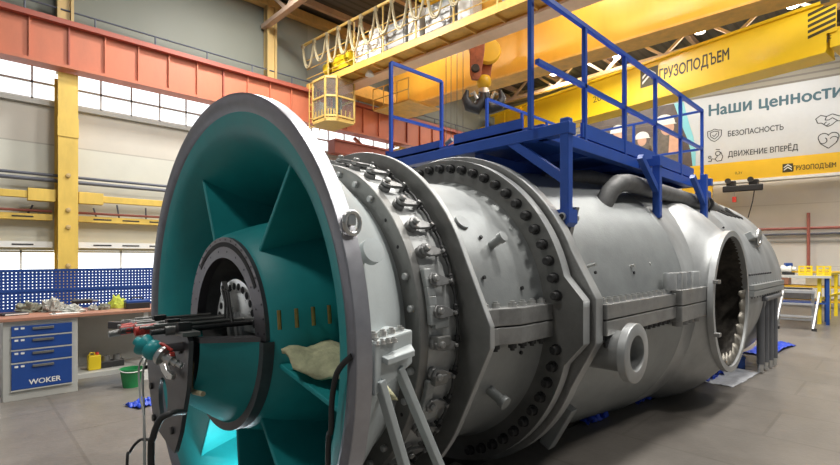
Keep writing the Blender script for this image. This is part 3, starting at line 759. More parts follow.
# intake
lathe([(1.0, 1.205), (1.0, 1.25), (1.01, 1.25), (1.03, 1.20), (1.045, 1.165), (1.022, 1.165)], 'intake_rim', rimd)
lathe([(1.0, 1.25), (1.002, 1.254), (1.07, 1.254), (1.07, 1.20), (1.04, 1.20), (1.01, 1.25)], 'rim_band', rimst)
lathe([(1.022, 1.166), (1.035, 1.11), (1.055, 1.07), (1.085, 1.035), (1.13, 1.0), (1.2, .965), (1.3, .92), (1.45, .865), (1.56, .835), (1.56, .845), (1.45, .885), (1.3, .95), (1.13, 1.03), (1.07, 1.185)], 'intake_bell', teal, sm=60)
lathe([(1.07, 1.19), (1.12, 1.145), (1.25, 1.07), (1.40, .975), (1.53, .89), (1.56, .873), (1.585, .868), (1.59, .85), (1.4, .94), (1.25, 1.04), (1.07, 1.17)], 'intake_casing', pale, sm=50)
lathe([(1.045, .50), (1.06, .525), (1.2, .575), (1.4, .63), (1.75, .70), (1.75, .66), (1.4, .60), (1.1, .46)], 'intake_hub_cone', teal, sm=50)
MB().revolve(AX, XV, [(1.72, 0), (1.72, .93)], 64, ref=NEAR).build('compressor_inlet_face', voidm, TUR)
for a in (54, 120, 186, -122, -86, -52, -13):
    b = MB(); rd = rdir(a); tn = XV.cross(rd)
    o = lambda x, r_: AX + XV * x + rd * r_
    pr = [o(1.085, .5), o(1.10, 1.035), o(1.30, .94), o(1.55, .86), o(1.55, .62), o(1.2, .52)]
    b.prism([p - tn * .012 for p in pr], tn * .024); b.build('intake_strut', teal, TUR, bevel=.006)
# hub ring: split, upper half slightly forward, slotted
def half_ring(x0, x1, ri, ro, a0, a1, name, m, seg=56, **k):
    return MB().revolve(AX, XV, [(x0, ri), (x0, ro), (x1, ro), (x1, ri)], seg, R(a0), R(a1), ref=NEAR, closed=True).build(name, m, TUR, smooth=30, **k)
hubtop = []
def hub():
    # ref NEAR, b = X x NEAR = -Z so negative angles are the upper half
    u = half_ring(1.027, 1.075, .395, .506, -178, 0, 'hub_ring', hubst)
    MB().revolve(AX, XV, [(1.024, .455), (1.024, .48), (1.035, .48), (1.035, .455)], 40, R(-135), R(-32), ref=NEAR, closed=True).build('ring_slot', voidm, u)
    for r_, c_ in ((.494, 22), (.43, 12)):
        for i in range(c_):
            P = tp(1.025, r_, 4 + 172 * i / (c_ - 1)); h0 = MB().revolve(P, -XV, [(0, .006), (.001, 0)], 8).build('screw_hole', voidm, u)
    half_ring(1.005, 1.06, .485, .528, 0, 180, 'hub_ring', plate_m)
    MB().revolve(AX, XV, [(1.06, .40), (1.45, .36), (1.45, 0)], 48, ref=NEAR).build('bearing_cavity', pipe_m, TUR, smooth=40)
hub()
# bearing housing inside the hub: perforated shaft disc with dome
def bearing():
    d = MB().revolve(AX, XV, [(1.10, .07), (1.10, .275), (1.13, .275), (1.13, .07)], 40, R(-180), R(0), ref=NEAR, closed=True).build('shaft_disc', bright, TUR, smooth=30)  # bright steel stands in for light falling inside the hub
    h_ = MB()
    for i in range(12): h_.revolve(tp(1.098, .235, 12 + i * 14), -XV, [(0, .021), (.002, 0)], 12)
    h_.build('disc_holes', voidm, d)
    MB().revolve(AX, -XV, [(-1.2, .12), (-1.12, .115), (-1.08, .08), (-1.06, 0)], 28, ref=NEAR).build('shaft_dome', silver2, TUR, smooth=60)
    s = MB().prism([tp(1.06, .05, 130), tp(1.06, .25, 118), tp(1.06, .28, 112), tp(1.06, .12, 95)], XV * .03).build('lifting_arm', bright, TUR)
    for k in range(3):
        MB().tube([tp(1.06, .25 - k * .02, 112), tp(1.04, .22, 100 - 10 * k), tp(1.03, .15, 80 - 14 * k), tp(1.02, .05 + .05 * k, 20)], .007, 8).build('bearing_hose', rubber, TUR, smooth=60)
bearing()
# lower half of the bearing housing in teal with its grey end plate
def lowerhalf():
    b = MB(); st = [(.79, .335), (.83, .355), (.92, .42), (1.01, .49)]; rows = []
    for x, r_ in st: rows.append([b.v(tp(x, r_, -180 * k / 28)) for k in range(29)])
    for p, q in zip(rows, rows[1:]):
        for k in range(28): b.face([p[k], p[k + 1], q[k + 1], q[k]])
    b.build('bearing_housing', teal, TUR, smooth=50)
    for sg in (-1, 1): MB().prism([Vector((.79, YT + sg * .335, ZT)), Vector((1.01, YT + sg * .49, ZT)), Vector((1.01, YT + sg * .40, ZT)), Vector((.79, YT + sg * .24, ZT))], (0, 0, .02)).build('split_face', plate_m, TUR)
    # grey end plate with an oval opening, leaning support behind it
    xs = .745
    ol = [(-.33, .03), (.36, .03), (.36, -.15), (.30, -.33), (.22, -.50), (-.12, -.56), (-.20, -.44), (-.30, -.2)]
    bb = MB(); pts = [Vector((xs, YT + y_, ZT + z_)) for y_, z_ in ol]
    # plate built as a ring around the oval hole
    hole = [Vector((xs, YT + .06 + .075 * math.cos(t), ZT - .33 + .11 * math.sin(t))) for t in [2 * math.pi * i / 96 for i in range(96)]]
    c = Vector((xs, YT + .06, ZT - .33)); outer = []
    for t in [2 * math.pi * i / 96 for i in range(96)]:
        d = Vector((0, math.cos(t), math.sin(t))); best = None
        for p, q in zip(pts, pts[1:] + pts[:1]):
            e = q - p; den = d.y * e.z - d.z * e.y
            if abs(den) < 1e-9: continue
            s_ = ((p.y - c.y) * e.z - (p.z - c.z) * e.y) / den; u = ((p.y - c.y) * d.z - (p.z - c.z) * d.y) / den
            if s_ > 0 and -.001 <= u <= 1.001: best = s_ if best is None else max(best, s_)
        outer.append(c + d * best)
    A = [bb.v(p) for p in hole]; B = [bb.v(p) for p in outer]; A2 = [bb.v(p + XV * .02) for p in hole]; B2 = [bb.v(p + XV * .02) for p in outer]
    for i in range(96):
        j = (i + 1) % 96
        bb.face([A[i], A[j], B[j], B[i]]); bb.face([A2[j], A2[i], B2[i], B2[j]]); bb.face([A[j], A[i], A2[i], A2[j]]); bb.face([B[i], B[j], B2[j], B2[i]])
    pl = bb.build('end_plate', plate_m, TUR)
    for y_, z_ in ((-.22, -.04), (.3, -.04), (.25, -.3), (-.1, -.45), (.2, -.46)):
        MB().revolve(Vector((xs, YT + y_, ZT + z_)), -XV, [(0, .018), (.012, .018), (.014, 0)], 12).build('plate_bolt', dsteel, pl)
    MB().tube([onX(192, 362, .79), onX(190.5, 386, .79), onX(194, 392, .79), onX(203, 394, .79)], .012, 8).build('bent_pipe', tan, TUR, smooth=60)
lowerhalf()
# horizontal studs on the hub cone near the joint and the draped blanket
for i in range(5):
    P = tp(1.065 + .08 * i, .55 + .018 * i, 11)
    MB().tube([P + UP * .045 + NEAR * .02, P - UP * .045 + NEAR * .03], .010, 8).build('joint_stud', brass, TUR)
def blanket():
    b = MB(); rows = []
    for i in range(15):
        u = i / 14; row = []
        for j in range(9):
            v_ = j / 8; x = 1.06 + .27 * u; rr = .60 + (.50 * (.2 + .8 * u)) * v_
            z = .055 + .01 * math.sin(9 * u + 3 * v_) - .16 * v_ * v_ * (.35 + .65 * u) + .012 * noise.noise((u * 6, v_ * 6, 2))
            row.append(b.v(Vector((x, YT - rr, ZT + z - .10))))
        rows.append(row)
    for p, q in zip(rows, rows[1:]):
        for j in range(8): b.face([p[j], p[j + 1], q[j + 1], q[j]])
    o = b.build('insulation_blanket', fibre, smooth=60, label='greenish fibreglass blanket lying inside the teal turbine intake', cat='blanket')
    s = o.modifiers.new('t', 'SOLIDIFY'); s.thickness = .022; s.offset = 1
blanket()
# guide vane ring
lathe([(1.585, .84), (1.585, .974), (1.645, .974), (1.645, .84)], 'vane_ring_front_flange', steel, bevel=.005)
lathe([(1.645, .90), (1.645, .968), (1.80, .972), (1.865, .976), (1.865, .90)], 'vane_carrier', carr)
C_ring = ring_poly(1.865, 1.905, .90, 1.087, 'vane_ring_rear_flange', steel, (1.178, .055, 27))
protoA = MB().revolve((0, 0, 0), -XV, [(0, .018), (.018, .018), (.022, .014), (.022, 0)], 16).build('_a', silver2, smooth=40, raw=True); 
for a in (71, 60, 50, 19, 9, -10, -20, -30, -40, -50): 
    inst(protoA, 'flange_bolt_cap', Matrix.Translation(tp(1.585, .927, a)), TUR)
bpy.data.objects.remove(protoA)
for a in (39.5, 29, -5, -15, -25): MB().revolve(tp(1.584, .927, a), -XV, [(0, .010), (.002, 0)], 12).build('flange_hole', voidm, TUR)
# levers
def lever_mesh():
    b = MB()     # local: x along the turbine, y tangential, z outwards, origin on the carrier surface
    b.revolve((-.055, 0, -.02), (0, 0, 1), [(0, .034), (.04, .034), (.045, .030), (.05, 0)], 20)
    b.prism([(-.07, -.03, .03), (-.03, -.034, .03), (.055, -.014, .03), (.065, 0, .03), (.055, .014, .03), (-.03, .034, .03), (-.07, .03, .03), (-.086, 0, .03)], (0, 0, .018))
    b.tube([(.055, 0, .0), (.055, 0, .065)], .010, 10)
    return b
LV = lever_mesh().build('_l', lev, None, bevel=.003, raw=True); LV.location = (0, 0, 0)
me = LV.data
# re-centre: build() moved the origin to the base, put it back on the carrier surface
xs = [v.co for v in me.vertices]
def frame(P, th, twist=0.):
    rd = rdir(th); tn = rd.cross(XV)
    M = Matrix((XV, tn, rd)).transposed().to_4x4(); M.translation = P
    return M @ Matrix.Rotation(twist, 4, 'Z')
la = [98 - 9.1 * i for i in range(19)]
pinp = MB().revolve((0, 0, 0), (0, 0, 1), [(0, .018), (.012, .018), (.016, .012), (.016, 0)], 14).build('_p', joint, raw=True); 
for i, a in enumerate(la):
    o = inst(LV, 'vane_lever', frame(tp(1.735, .970, a), a, R(-8)), TUR)
    if a < 45: o.data = o.data if i else o.data
    q = pinp.copy(); COL.objects.link(q); q.name = 'lever_pin'; q.parent = o; q.location = (-.055, 0, .055)
bpy.data.objects.remove(LV); bpy.data.objects.remove(pinp)
lp = MB(); lk = MB()
for i, a in enumerate(la):
    a2 = a - 4.55
    lk.tube([tp(1.825, .995, a + .7), tp(1.83, 1.0, a2), tp(1.825, .995, a - 8.4)], .008, 8)
    for d in (.7, -1.2, -7.6): lk.ball(tp(1.826, .997, a + d), .016, 1)
    lk.tube([tp(1.815, .975, a), tp(1.82, 1.02, a)], .009, 8)
lk.build('link_rods', dsteel, TUR, smooth=60)
# clamps bolted over the vane ring near the joint
for a0_, a1_ in ((20, 4), (-12, -24)):
    b = MB(); pts = [tp(1.66, .99, a0_ + (a1_ - a0_) * i / 6) for i in range(7)]
    for p, q in zip(pts, pts[1:]): b.bar(p, q + (q - p) * .1, .055, .03, up=rdir((a0_ + a1_) / 2))
    b.bar(pts[-1], pts[-1] + XV * .1, .05, .03, up=rdir(a1_)); b.build('ring_clamp', silver, TUR, bevel=.006)
for a in (3, -8): MB().box(tp(1.70, .985, a - 4), (.09, .05, .09), M=Matrix((XV, rdir(a).cross(XV), rdir(a))).transposed()).build('joint_block', steel, TUR, bevel=.006)

# second casing and the big bolted flange
lathe([(1.905, .93), (2.05, .945), (2.55, .952), (2.62, .958), (2.66, .972), (2.69, .985), (2.69, .90), (1.905, .88)], 'compressor_casing', silver, sm=50)
F2 = ring_poly(2.69, 2.775, .95, 1.155, 'main_flange', steel, (1.247, .133, 14), N=180)
F3 = ring_poly(2.80, 2.90, 1.0, 1.195, 'main_flange', joint, (1.275, .14, 36), N=180)
MB().revolve(AX, XV, [(2.775, 1.0), (2.775, 1.10), (2.80, 1.10), (2.80, 1.0)], 96, ref=NEAR, closed=True).build('flange_gasket', dsteel, TUR)
pb = MB().revolve((0, 0, 0), -XV, [(0, .036), (.008, .036), (.008, .027), (.045, .027), (.05, .020), (.05, .008), (.046, 0)], 12).build('_b', dsteel, smooth=30, raw=True)
a = 104.2
while a > -70:
    if abs(a + .6) > 7: inst(pb, 'flange_bolt', Matrix.Translation(tp(2.69, 1.085, a)), TUR)
    a -= 6.0
bpy.data.objects.remove(pb)
def boss(px, py, Rc, ln, r0, rcap, name='nozzle_stub', m=silver, th_off=0.):
    r_ = ray(px, py); A_ = r_.y ** 2 + r_.z ** 2; B_ = 2 * (-r_.y * YT + r_.z * (EYE - ZT)); Cc = YT ** 2 + (EYE - ZT) ** 2 - Rc * Rc
    t_ = (-B_ - math.sqrt(max(0, B_ * B_ - 4 * A_ * Cc))) / (2 * A_); P = EV + r_ * t_
    th = math.degrees(math.atan2(P.z - ZT, YT - P.y)); d = rdir(th)
    return MB().revolve(tp(P.x, Rc - ln - .06, th), d, [(0, r0 * 1.25), (.05, r0), (ln + .02, r0), (ln + .025, rcap), (ln + .06, rcap), (ln + .062, 0)], 24).build(name, m, TUR, smooth=35)
boss(504, 236, 1.06, .10, .026, .034)
boss(506, 404, 1.08, .12, .03, .04)
boss(374, 250, 1.20, .10, .028, .052, m=pale)
boss(463, 221, .965, .014, .05, .05, 'cover_plate')
MB().prism([tp(2.0, .94, 60), tp(2.0, 1.02, 58), tp(2.14, .95, 57)], Vector((0, .03, .02))).build('casing_gusset', steel, TUR)
for px, py in ((480, 250), (483, 285), (521, 287), (520, 358)):
    r_ = ray(px, py); th = math.degrees(math.atan2(onX(px, py, 2.4).z - ZT, YT - onX(px, py, 2.4).y)); MB().revolve(tp(onY(px, py, YT - .95 * math.cos(R(th))).x, .953, th), rdir(th), [(0, .012), (.012, .012), (.012, 0)], 10).build('plug_screw', dsteel, TUR)

# joint flanges along the near and far side; nuts in rows
nutp = MB().revolve((0, 0, 0), (0, 0, 1), [(0, .032), (.005, .032), (.005, .025), (.026, .025), (.026, .014), (.036, .014), (.036, 0)], 12).build('_n', bright, smooth=30, raw=True)
nutd = MB().revolve((0, 0, 0), (0, 0, -1), [(0, .026), (.03, .026), (.03, .014), (.045, .014), (.045, 0)], 12).build('_d', dsteel, smooth=30, raw=True)
def jflange(x0, x1, off, hh, inn, n, m=joint, nuts=True, scale=1., wave=None):
    for sg in (-1, 1):
        y1 = YT + sg * off; y0 = YT + sg * inn
        for z0, z1 in ((ZT + .004, ZT + hh), (ZT - hh, ZT - .004)):
            if wave:
                xm = x0 + (x1 - x0) * wave; pts = [(x0, y0), (x0, y1 - sg * .05), (xm - .1, y1 - sg * .05), (xm + .05, y1), (x1, y1), (x1, y0)]
                MB().prism([Vector((x, y, z0)) for x, y in pts], (0, 0, z1 - z0)).build('joint_flange', m, TUR, bevel=.006)
            else: MB().box2((x0, y0, z0), (x1, y1, z1)).build('joint_flange', m, TUR, bevel=.006)
        if nuts and sg < 0:
            for i in range(n):
                x = x0 + (x1 - x0) * (i + .5) / n; y = y1 + .055 + (.045 if wave and x < x0 + (x1 - x0) * wave else 0)
                inst(nutp, 'joint_nut', Matrix.Translation((x, y, ZT + hh)) @ Matrix.Scale(scale, 4), TUR)
                inst(nutd, 'joint_bolt_head', Matrix.Translation((x, y, ZT - hh)) @ Matrix.Scale(scale, 4), TUR)
jflange(1.96, 2.69, 1.045, .105, .85, 7, wave=.45)
jflange(2.90, 4.18, 1.30, .10, 1.0, 13, scale=1.05)
jflange(4.18, 4.90, 1.345, .13, 1.1, 0, nuts=False)
for i, x in enumerate((4.12, 4.26, 4.38, 4.50, 4.74)):
    MB().revolve((x, YT - 1.27, ZT + .13), UP, [(0, .05), (.13, .05), (.14, .044), (.14, 0)], 18).build('tall_joint_nut', bright if i % 2 else silver2, TUR, smooth=35)
for x in (4.3, 4.45, 4.6, 4.75): MB().revolve((x, YT - 1.27, ZT - .13), -UP, [(0, .04), (.05, .04), (.055, 0)], 14).build('tall_bolt_head', joint, TUR, smooth=35)
jflange(6.6, 8.55, 1.38, .07, 1.2, 13, m=silver, scale=.9)
# intake joint block and the light grey support legs below it
b = MB(); b.prism([Vector((1.10, 1.37, .98)), Vector((1.34, 1.42, 1.06)), Vector((1.34, 1.42, 1.20)), Vector((1.10, 1.37, 1.185))], (0, .17, 0)); b.build('intake_joint_block', pale, TUR, bevel=.008)
MB().prism([Vector((1.15, 1.355, 1.09)), Vector((1.31, 1.375, 1.10)), Vector((1.33, 1.42, 1.12)), Vector((1.13, 1.40, 1.11))], (0, 0, .025)).build('joint_shelf', pale, TUR, bevel=.004)
for i in range(4):
    inst(nutp, 'joint_nut', Matrix.Translation((1.13 + .055 * i, 1.42 + .01 * i, 1.19)) @ Matrix.Scale(.75, 4), TUR)
    inst(nutp, 'joint_nut', Matrix.Translation((1.115 + .03 * i, 1.385, 1.19 - .02)) @ Matrix.Scale(.55, 4), TUR)
bpy.data.objects.remove(nutp); bpy.data.objects.remove(nutd)
def leg(px0, py0, px1, py1, Y, xx=0.):
    A_, B_ = onY(px0, py0, Y), onY(px1, py1, Y); d = (B_ - A_); B2 = A_ + d * ((A_.z - .0) / -d.z)
    MB().bar(A_, B2, .03, .045, up=(0, 1, 0)).build('support_leg', pale, TUR, bevel=.004)
leg(379, 380, 404, 465, 1.38); leg(398, 367, 439, 465, 1.41)
# main casing, seam, exhaust casing
lathe([(2.90, 1.10), (3.0, 1.12), (4.52, 1.25), (4.54, 1.262), (4.54, 1.1), (2.9, 1.0)], 'turbine_casing', silver, sm=40)
EXH = [(4.54, 1.255), (4.6, 1.268)] + [(4.6 + .025 * i, 1.268 + .062 * i / 80) for i in range(1, 81)] + [(6.62, 1.345), (8.6, 1.345), (8.62, 1.3), (8.62, 1.1), (4.54, 1.1)]
b = MB().revolve(AX, XV, EXH[:-2], 256, ref=NEAR)
bmesh.ops.delete(b.bm, geom=[f for f in b.bm.faces if (lambda c: c.y < YT and (c.x - 5.54) ** 2 + (c.z - 1.06) ** 2 < .665 ** 2)(f.calc_center_median())], context='FACES')
b.build('exhaust_casing', silver2, TUR, smooth=40)
MB().revolve(AX, XV, [(8.4, 0), (8.4, 1.25)], 64, ref=NEAR).build('exhaust_end_cover', silver, TUR)
for px, py in ((593, 265), (632, 266), (648, 264), (667, 256)):
    P = onY(px, py, 1.46); th = math.degrees(math.atan2(P.z - ZT, YT - P.y)); rr = math.hypot(P.z - ZT, YT - P.y)
    b = MB().revolve(tp(P.x, rr - .04, th), rdir(th), [(0, .012), (.06, .012), (.06, 0)], 10).build('casing_pin', bright, TUR, smooth=40)
    MB().revolve(tp(P.x + .015, rr - .01, th - 2.5), rdir(th), [(0, .011), (.012, .011), (.012, 0)], 10).build('pin_shadow', voidm, b)  # dark spot below the pin, its shadow put in as a part
# angled webs on the second flange
b = MB(); b.prism([tp(2.90, 1.12, 40), tp(2.90, 1.22, 33), tp(3.02, 1.2, 33), tp(3.02, 1.12, 40)], Vector((.0, .05, -.05))); b.build('flange_bracket', silver, TUR, bevel=.006)
MB().prism([Vector((2.9, 1.33, ZT - .14)), Vector((3.02, 1.33, ZT - .12)), Vector((2.98, 1.95, ZT - .95)), Vector((2.9, 1.95, ZT - .95))], (0, .06, .02)).build('flange_web', joint, TUR, bevel=.006)
MB().prism([Vector((3.05, 1.62, .42)), Vector((3.14, 1.62, .42)), Vector((3.14, 1.80, .10)), Vector((3.05, 1.80, .10))], (0, .08, .04)).build('flange_web', silver, TUR, bevel=.006)
# side nozzle with blank flange ring
def nozzle():
    C1 = Vector((3.05, 1.20, .893)); d = Vector((0, -1, 0))
    n = MB().revolve(C1, d, [(-.5, .135), (-.06, .130), (-.03, .150), (-.028, .188), (.022, .188), (.026, .182), (.026, .112), (-.4, .108)], 48, closed=True).build('side_nozzle', silver2, TUR, smooth=35, bevel=.003)
    MB().revolve(C1, d, [(-.25, .112), (-.25, 0)], 32).build('nozzle_bore', voidm, n)
    MB().bar(C1 + Vector((-.02, .1, .06)) , C1 + Vector((-.14, .12, .05)), .02, .03).build('nozzle_bracket', dsteel, n)
nozzle()
# exhaust side port
def port():
    C = Vector((5.54, 1.2, 1.06)); d = Vector((0, -1, 0))
    p = MB().revolve(C, d, [(.0, .648), (.0, .702), (-.05, .706), (-.055, .675), (-.08, .685), (-.13, .725), (-.2, .80), (-.3, .90), (-.44, 1.0), (-.62, 1.08), (-.8, 1.12), (-.8, 1.04), (-.5, .82), (-.2, .655)], 96, closed=True).build('exhaust_side_port', silver2, TUR, smooth=40)
    MB().revolve(C, d, [(-.01, .65), (-.2, .65), (-.6, .63), (-.9, .5), (-.92, 0)], 72).build('port_liner', inner, p, smooth=50)
    b = MB(); n = 34; ra = []; rb = []
    for i in range(n + 1):
        a = R(-105 + 112 * i / n); jag = .025 + (random.uniform(.04, .09) if i % 4 in (1, 2) else 0) + .025 * random.random()
        e = Vector((math.cos(a), 0, math.sin(a))); ra.append(b.v(C + e * .64 + Vector((0, .03, 0)))); rb.append(b.v(C + e * (.64 - jag) + Vector((0, .07, 0))))
    for i in range(n): b.face([ra[i], ra[i + 1], rb[i + 1], rb[i]])
    o = b.build('torn_liner', liner_m, p, smooth=60); s = o.modifiers.new('t', 'SOLIDIFY'); s.thickness = .012
    for a, dx in ((18, .0), (-22, 0)): MB().box(C + Vector((-.70 * math.cos(R(a)), -.02, .70 * math.sin(R(a)))), (.07, .05, .035)).build('port_clamp', joint, p, bevel=.005)
    # spar seen inside
    MB().revolve(C + Vector((.1, .55, 0)), d, [(0, .22), (.12, .2), (.2, .1), (.2, 0)], 24).build('port_inner_hub', inner, p, smooth=40)
port()
# lifting shackle rings
def shackle(P, d, sc, parent, m=bright):
    s = MB().box(P + d * .03 * sc, (.05 * sc, .06 * sc, .06 * sc)).build('lifting_lug', m, parent, bevel=.004)
    n = d.cross(UP).normalized(); u = Vector((0, 0, 1)); pts = []
    for i in range(15):
        t = 2 * math.pi * i / 14; pts.append(P + d * .06 * sc + n * .05 * sc * math.cos(t) + u * (.06 * sc * math.sin(t) - .03 * sc))
    MB().tube(pts, .013 * sc, 8, cap=False).build('shackle', m, s, smooth=60)
shackle(tp(1.04, 1.25, 25), rdir(25), .7, TUR)
shackle(tp(1.70, .975, 17), rdir(17), .5, TUR)
shackle(tp(7.5, 1.35, 29), rdir(29), 1.6, TUR)
MB().box(tp(7.5, 1.36, 29), (.5, .1, .12), M=Matrix((XV, rdir(29).cross(XV), rdir(29))).transposed()).build('lug_plate', silver, TUR, bevel=.01)
rv = MB()
for k in range(12):
    P = tp(6.45, 1.335, 34 - 5.2 * k); rv.ball(P, .014, 1)
    rv.ball(tp(6.6 + .11 * k, 1.35, 8), .014, 1)
rv.build('rivets', dsteel, TUR)
# four drain ducts from the exhaust joint to the floor
for i in range(4):
    x = 7.40 + .20 * i; y = 1.30 - .015 * i
    MB().tube([Vector((x, y, .98)), Vector((x, y, .12))], .043, 12).build('drain_duct', duct_m, TUR, smooth=40)
    MB().revolve((x, y, .12), -UP, [(0, .034), (.10, .034), (.11, 0)], 12).build('duct_foot', bright, TUR, smooth=40)
MB().box2((7.25, 1.2, .94), (8.3, 1.4, 1.0)).build('duct_header', duct_m, TUR, bevel=.02)
# insulated pipes over the top of the casing, under the blue platform
P = lambda px, py, Y: onY(px, py, Y)
MB().tube([Vector((3.92, 1.80, 1.93)), Vector((3.98, 1.76, 2.06)), Vector((4.07, 1.73, 2.135)), Vector((4.25, 1.72, 2.16)), Vector((6.2, 1.72, 2.15)), Vector((6.9, 1.74, 2.14)), Vector((7.6, 1.8, 2.12))], .078, 18).build('insulated_pipe', pipe_m, TUR, smooth=50)
MB().tube([Vector((3.5, 2.2, 2.0)), Vector((3.7, 2.2, 2.2)), Vector((4.2, 2.05, 2.24)), Vector((6.4, 1.98, 2.25)), Vector((7.6, 2.0, 2.2))], .07, 14).build('insulated_pipe', pipe_m, TUR, smooth=50)
for x in (6.35, 6.55): MB().tube([Vector((x, 1.72, 2.15)), Vector((x + .05, 1.72, 2.15))], .10, 18).build('pipe_flange', dsteel, TUR, smooth=40)
for i in range(5):
    MB().tube([Vector((6.6 + .25 * i, 1.86 - .03 * i, 2.16)), Vector((6.9 + .25 * i, 1.72, 2.1 + .02 * (i % 2))), Vector((7.3 + .2 * i, 1.66, 2.05)), Vector((7.7 + .1 * i, 1.75, 2.1))], .03, 8).build('cable_hose', rubber, TUR, smooth=60)
MB().box((6.5, 1.72, 2.25), (.2, .14, .12)).build('pipe_valve', bluep, TUR, bevel=.03)
# pedestals standing in the pit
for x in (1.6, 3.6, 6.0, 8.0):
    MB().prism([Vector((x - .22, YT - .95, -.6)), Vector((x - .22, YT + .95, -.6)), Vector((x - .22, YT + .55, -.02 + (.02 if x > 3 else .25))), Vector((x - .22, YT - .55, -.02 + (.02 if x > 3 else .25)))], (.44, 0, 0)).build('pedestal', plate_m, TUR)

# ================================================================== BLUE WORK PLATFORM OVER THE TURBINE
def platform():
    t = thing('work_platform', 'blue steel work platform with railings standing over the turbine', 'platform', (4.6, 2.6, 2.4))
    x0, x1, y0, y1, zd = 2.94, 6.28, 1.78, 3.5, 2.44
    MB().box2((x0, y0, zd - .03), (x1, y1, zd)).build('deck', blue, t)
    # edge beams and joists
    for a, b_ in (((x0 - .04, 1.56, zd - .11), (x0 + .06, y1, zd - .03)), ((x1 - .08, 1.56, zd - .11), (x1, y1, zd - .03)), ((x0, y0 - .03, zd - .11), (x1, y0 + .05, zd - .02)), ((x0, y1 - .05, zd - .11), (x1, y1, zd - .02))):
        MB().box2(a, b_).build('edge_beam', blue, t, bevel=.004)
    for x in (3.8, 4.62, 5.45): MB().box2((x - .04, 1.56 if x == 4.62 else y0, zd - .10), (x + .04, y1, zd - .03)).build('joist', blue, t)
    MB().box2((3.0, 2.36, zd - .21), (6.2, 2.44, zd - .11)).build('joist', blue, t)
    # toe boards
    MB().box2((x0 + .55, y0 - .02, zd), (x1, y0, zd + .115)).build('toe_board', blue, t)
    MB().box2((x0, 1.95, zd - .03), (x0 + .02, 2.62, zd + .075)).build('toe_board', blue, t)
    MB().box2((x0, 2.78, zd - .03), (x0 + .02, y1, zd + .06)).build('toe_board', blue, t)
    MB().box2((x0, y1 - .02, zd), (x1, y1, zd + .08)).build('toe_board', blue, t)
    MB().box2((x1 - .02, y0, zd), (x1, y1, zd + .115)).build('toe_board', blue, t)
    # railings: posts stand just outside the near edge
    zt = 3.325; zm = 2.85; yr = y0 - .01
    def sx(px, y): r = ray(px, 100); return y * r.x / r.y
    near = [sx(p, yr) for p in (537, 584.5, 624.4, 655.2, 680.4, 702)]
    for i, x in enumerate(near): MB().bar((x, yr + (.05 if i == 0 else 0), zd - (.05)), (x, yr + (.05 if i == 0 else 0), zt), .032).build('rail_post', blue, t)
    xa, xb = near[0] - .35, near[-1]
    MB().bar((near[0], yr, zt), (xb, yr, zt), .035).build('top_rail', blue, t); MB().bar((near[0], yr, zm), (xb, yr, zm), .032).build('mid_rail', blue, t)
    yf = y1 - .06; far = [sx(p, yf) for p in (391, 441.5, 487, 522)]; far += [far[-1] + .6, far[-1] + 1.2]
    for x in far: MB().bar((x, yf, zd), (x, yf, zt + .04), .03).build('rail_post', blue, t)
    for a, b_ in ((0, 1), (2, 5)):
        MB().bar((far[a], yf, zt + .04), (far[b_], yf, zt + .04), .028).build('top_rail', blue, t); MB().bar((far[a], yf, zm), (far[b_], yf, zm), .026).build('mid_rail', blue, t)
    for z in (zt, zm): MB().bar((xb, yr, z), (xb, yf, z), .026).build('end_rail', blue, t)
    MB().bar((xb, (yr + yf) / 2, zd), (xb, (yr + yf) / 2, zt), .03).build('rail_post', blue, t)
    # legs standing on the casing
    for x, zf, wd in ((2.94, 1.79, .064), (4.62, 1.86, .066), (6.08, 1.90, .066)):
        lg = MB().bar((x, 1.60, zf), (x, 1.60, zd), wd, up=(0, 1, 0)).build('leg', blue, t, bevel=.006)
        if x < 3:
            MB().prism([Vector((x - .05, 1.555, zf + .03)), Vector((x - .05, 1.645, zf + .03)), Vector((x - .05, 1.645, zf - .06)), Vector((x - .05, 1.615, zf - .085)), Vector((x - .05, 1.585, zf - .085)), Vector((x - .05, 1.555, zf - .06))], (.12, 0, 0)).build('foot_plate', blue, lg)
            MB().tube([(x - .066, 1.60, zf - .02), (x + .13, 1.60, zf - .02)], .028, 14).build('foot_pin', bright, lg)
            MB().tube([(x - .069, 1.60, zf - .02), (x - .06, 1.60, zf - .02)], .019, 14).build('pin_bore', voidm, lg)
            MB().prism([Vector((x + .06, 1.56, zf + .05)), Vector((x + .06, 1.66, zf + .05)), Vector((x + .06, 1.70, zf - .16)), Vector((x + .06, 1.62, zf - .16))], (.05, 0, 0)).build('foot_bracket', joint, lg)
            MB().bar((x + .0, 1.60, 2.02), (x, 2.05, zd - .08), .06).build('brace', blue, t)
        else:
            MB().prism([Vector((x - .02, 1.56, zf + .02)), Vector((x - .02, 1.64, zf + .02)), Vector((x - .02, 1.68, zf - .06))], (.05, 0, 0)).build('foot_plate', blue, lg)
            MB().bar((x, 1.60, 2.1), (x - .35, 1.62, zd - .06), .05).build('brace', blue, t)
    for x, zf in ((2.94, 1.79), (4.62, 1.86), (6.13, 1.90)): MB().bar((x, 2 * YT - 1.6, zf - .05), (x, 2 * YT - 1.6, zd), .085, up=(0, 1, 0)).build('leg', blue, t)
    MB().tube([(x0 + .05, 2.75, zd + .03), (x0 + .05, 2.68, zd + .06)], .02, 8).build('hinge', steel, t)
platform()

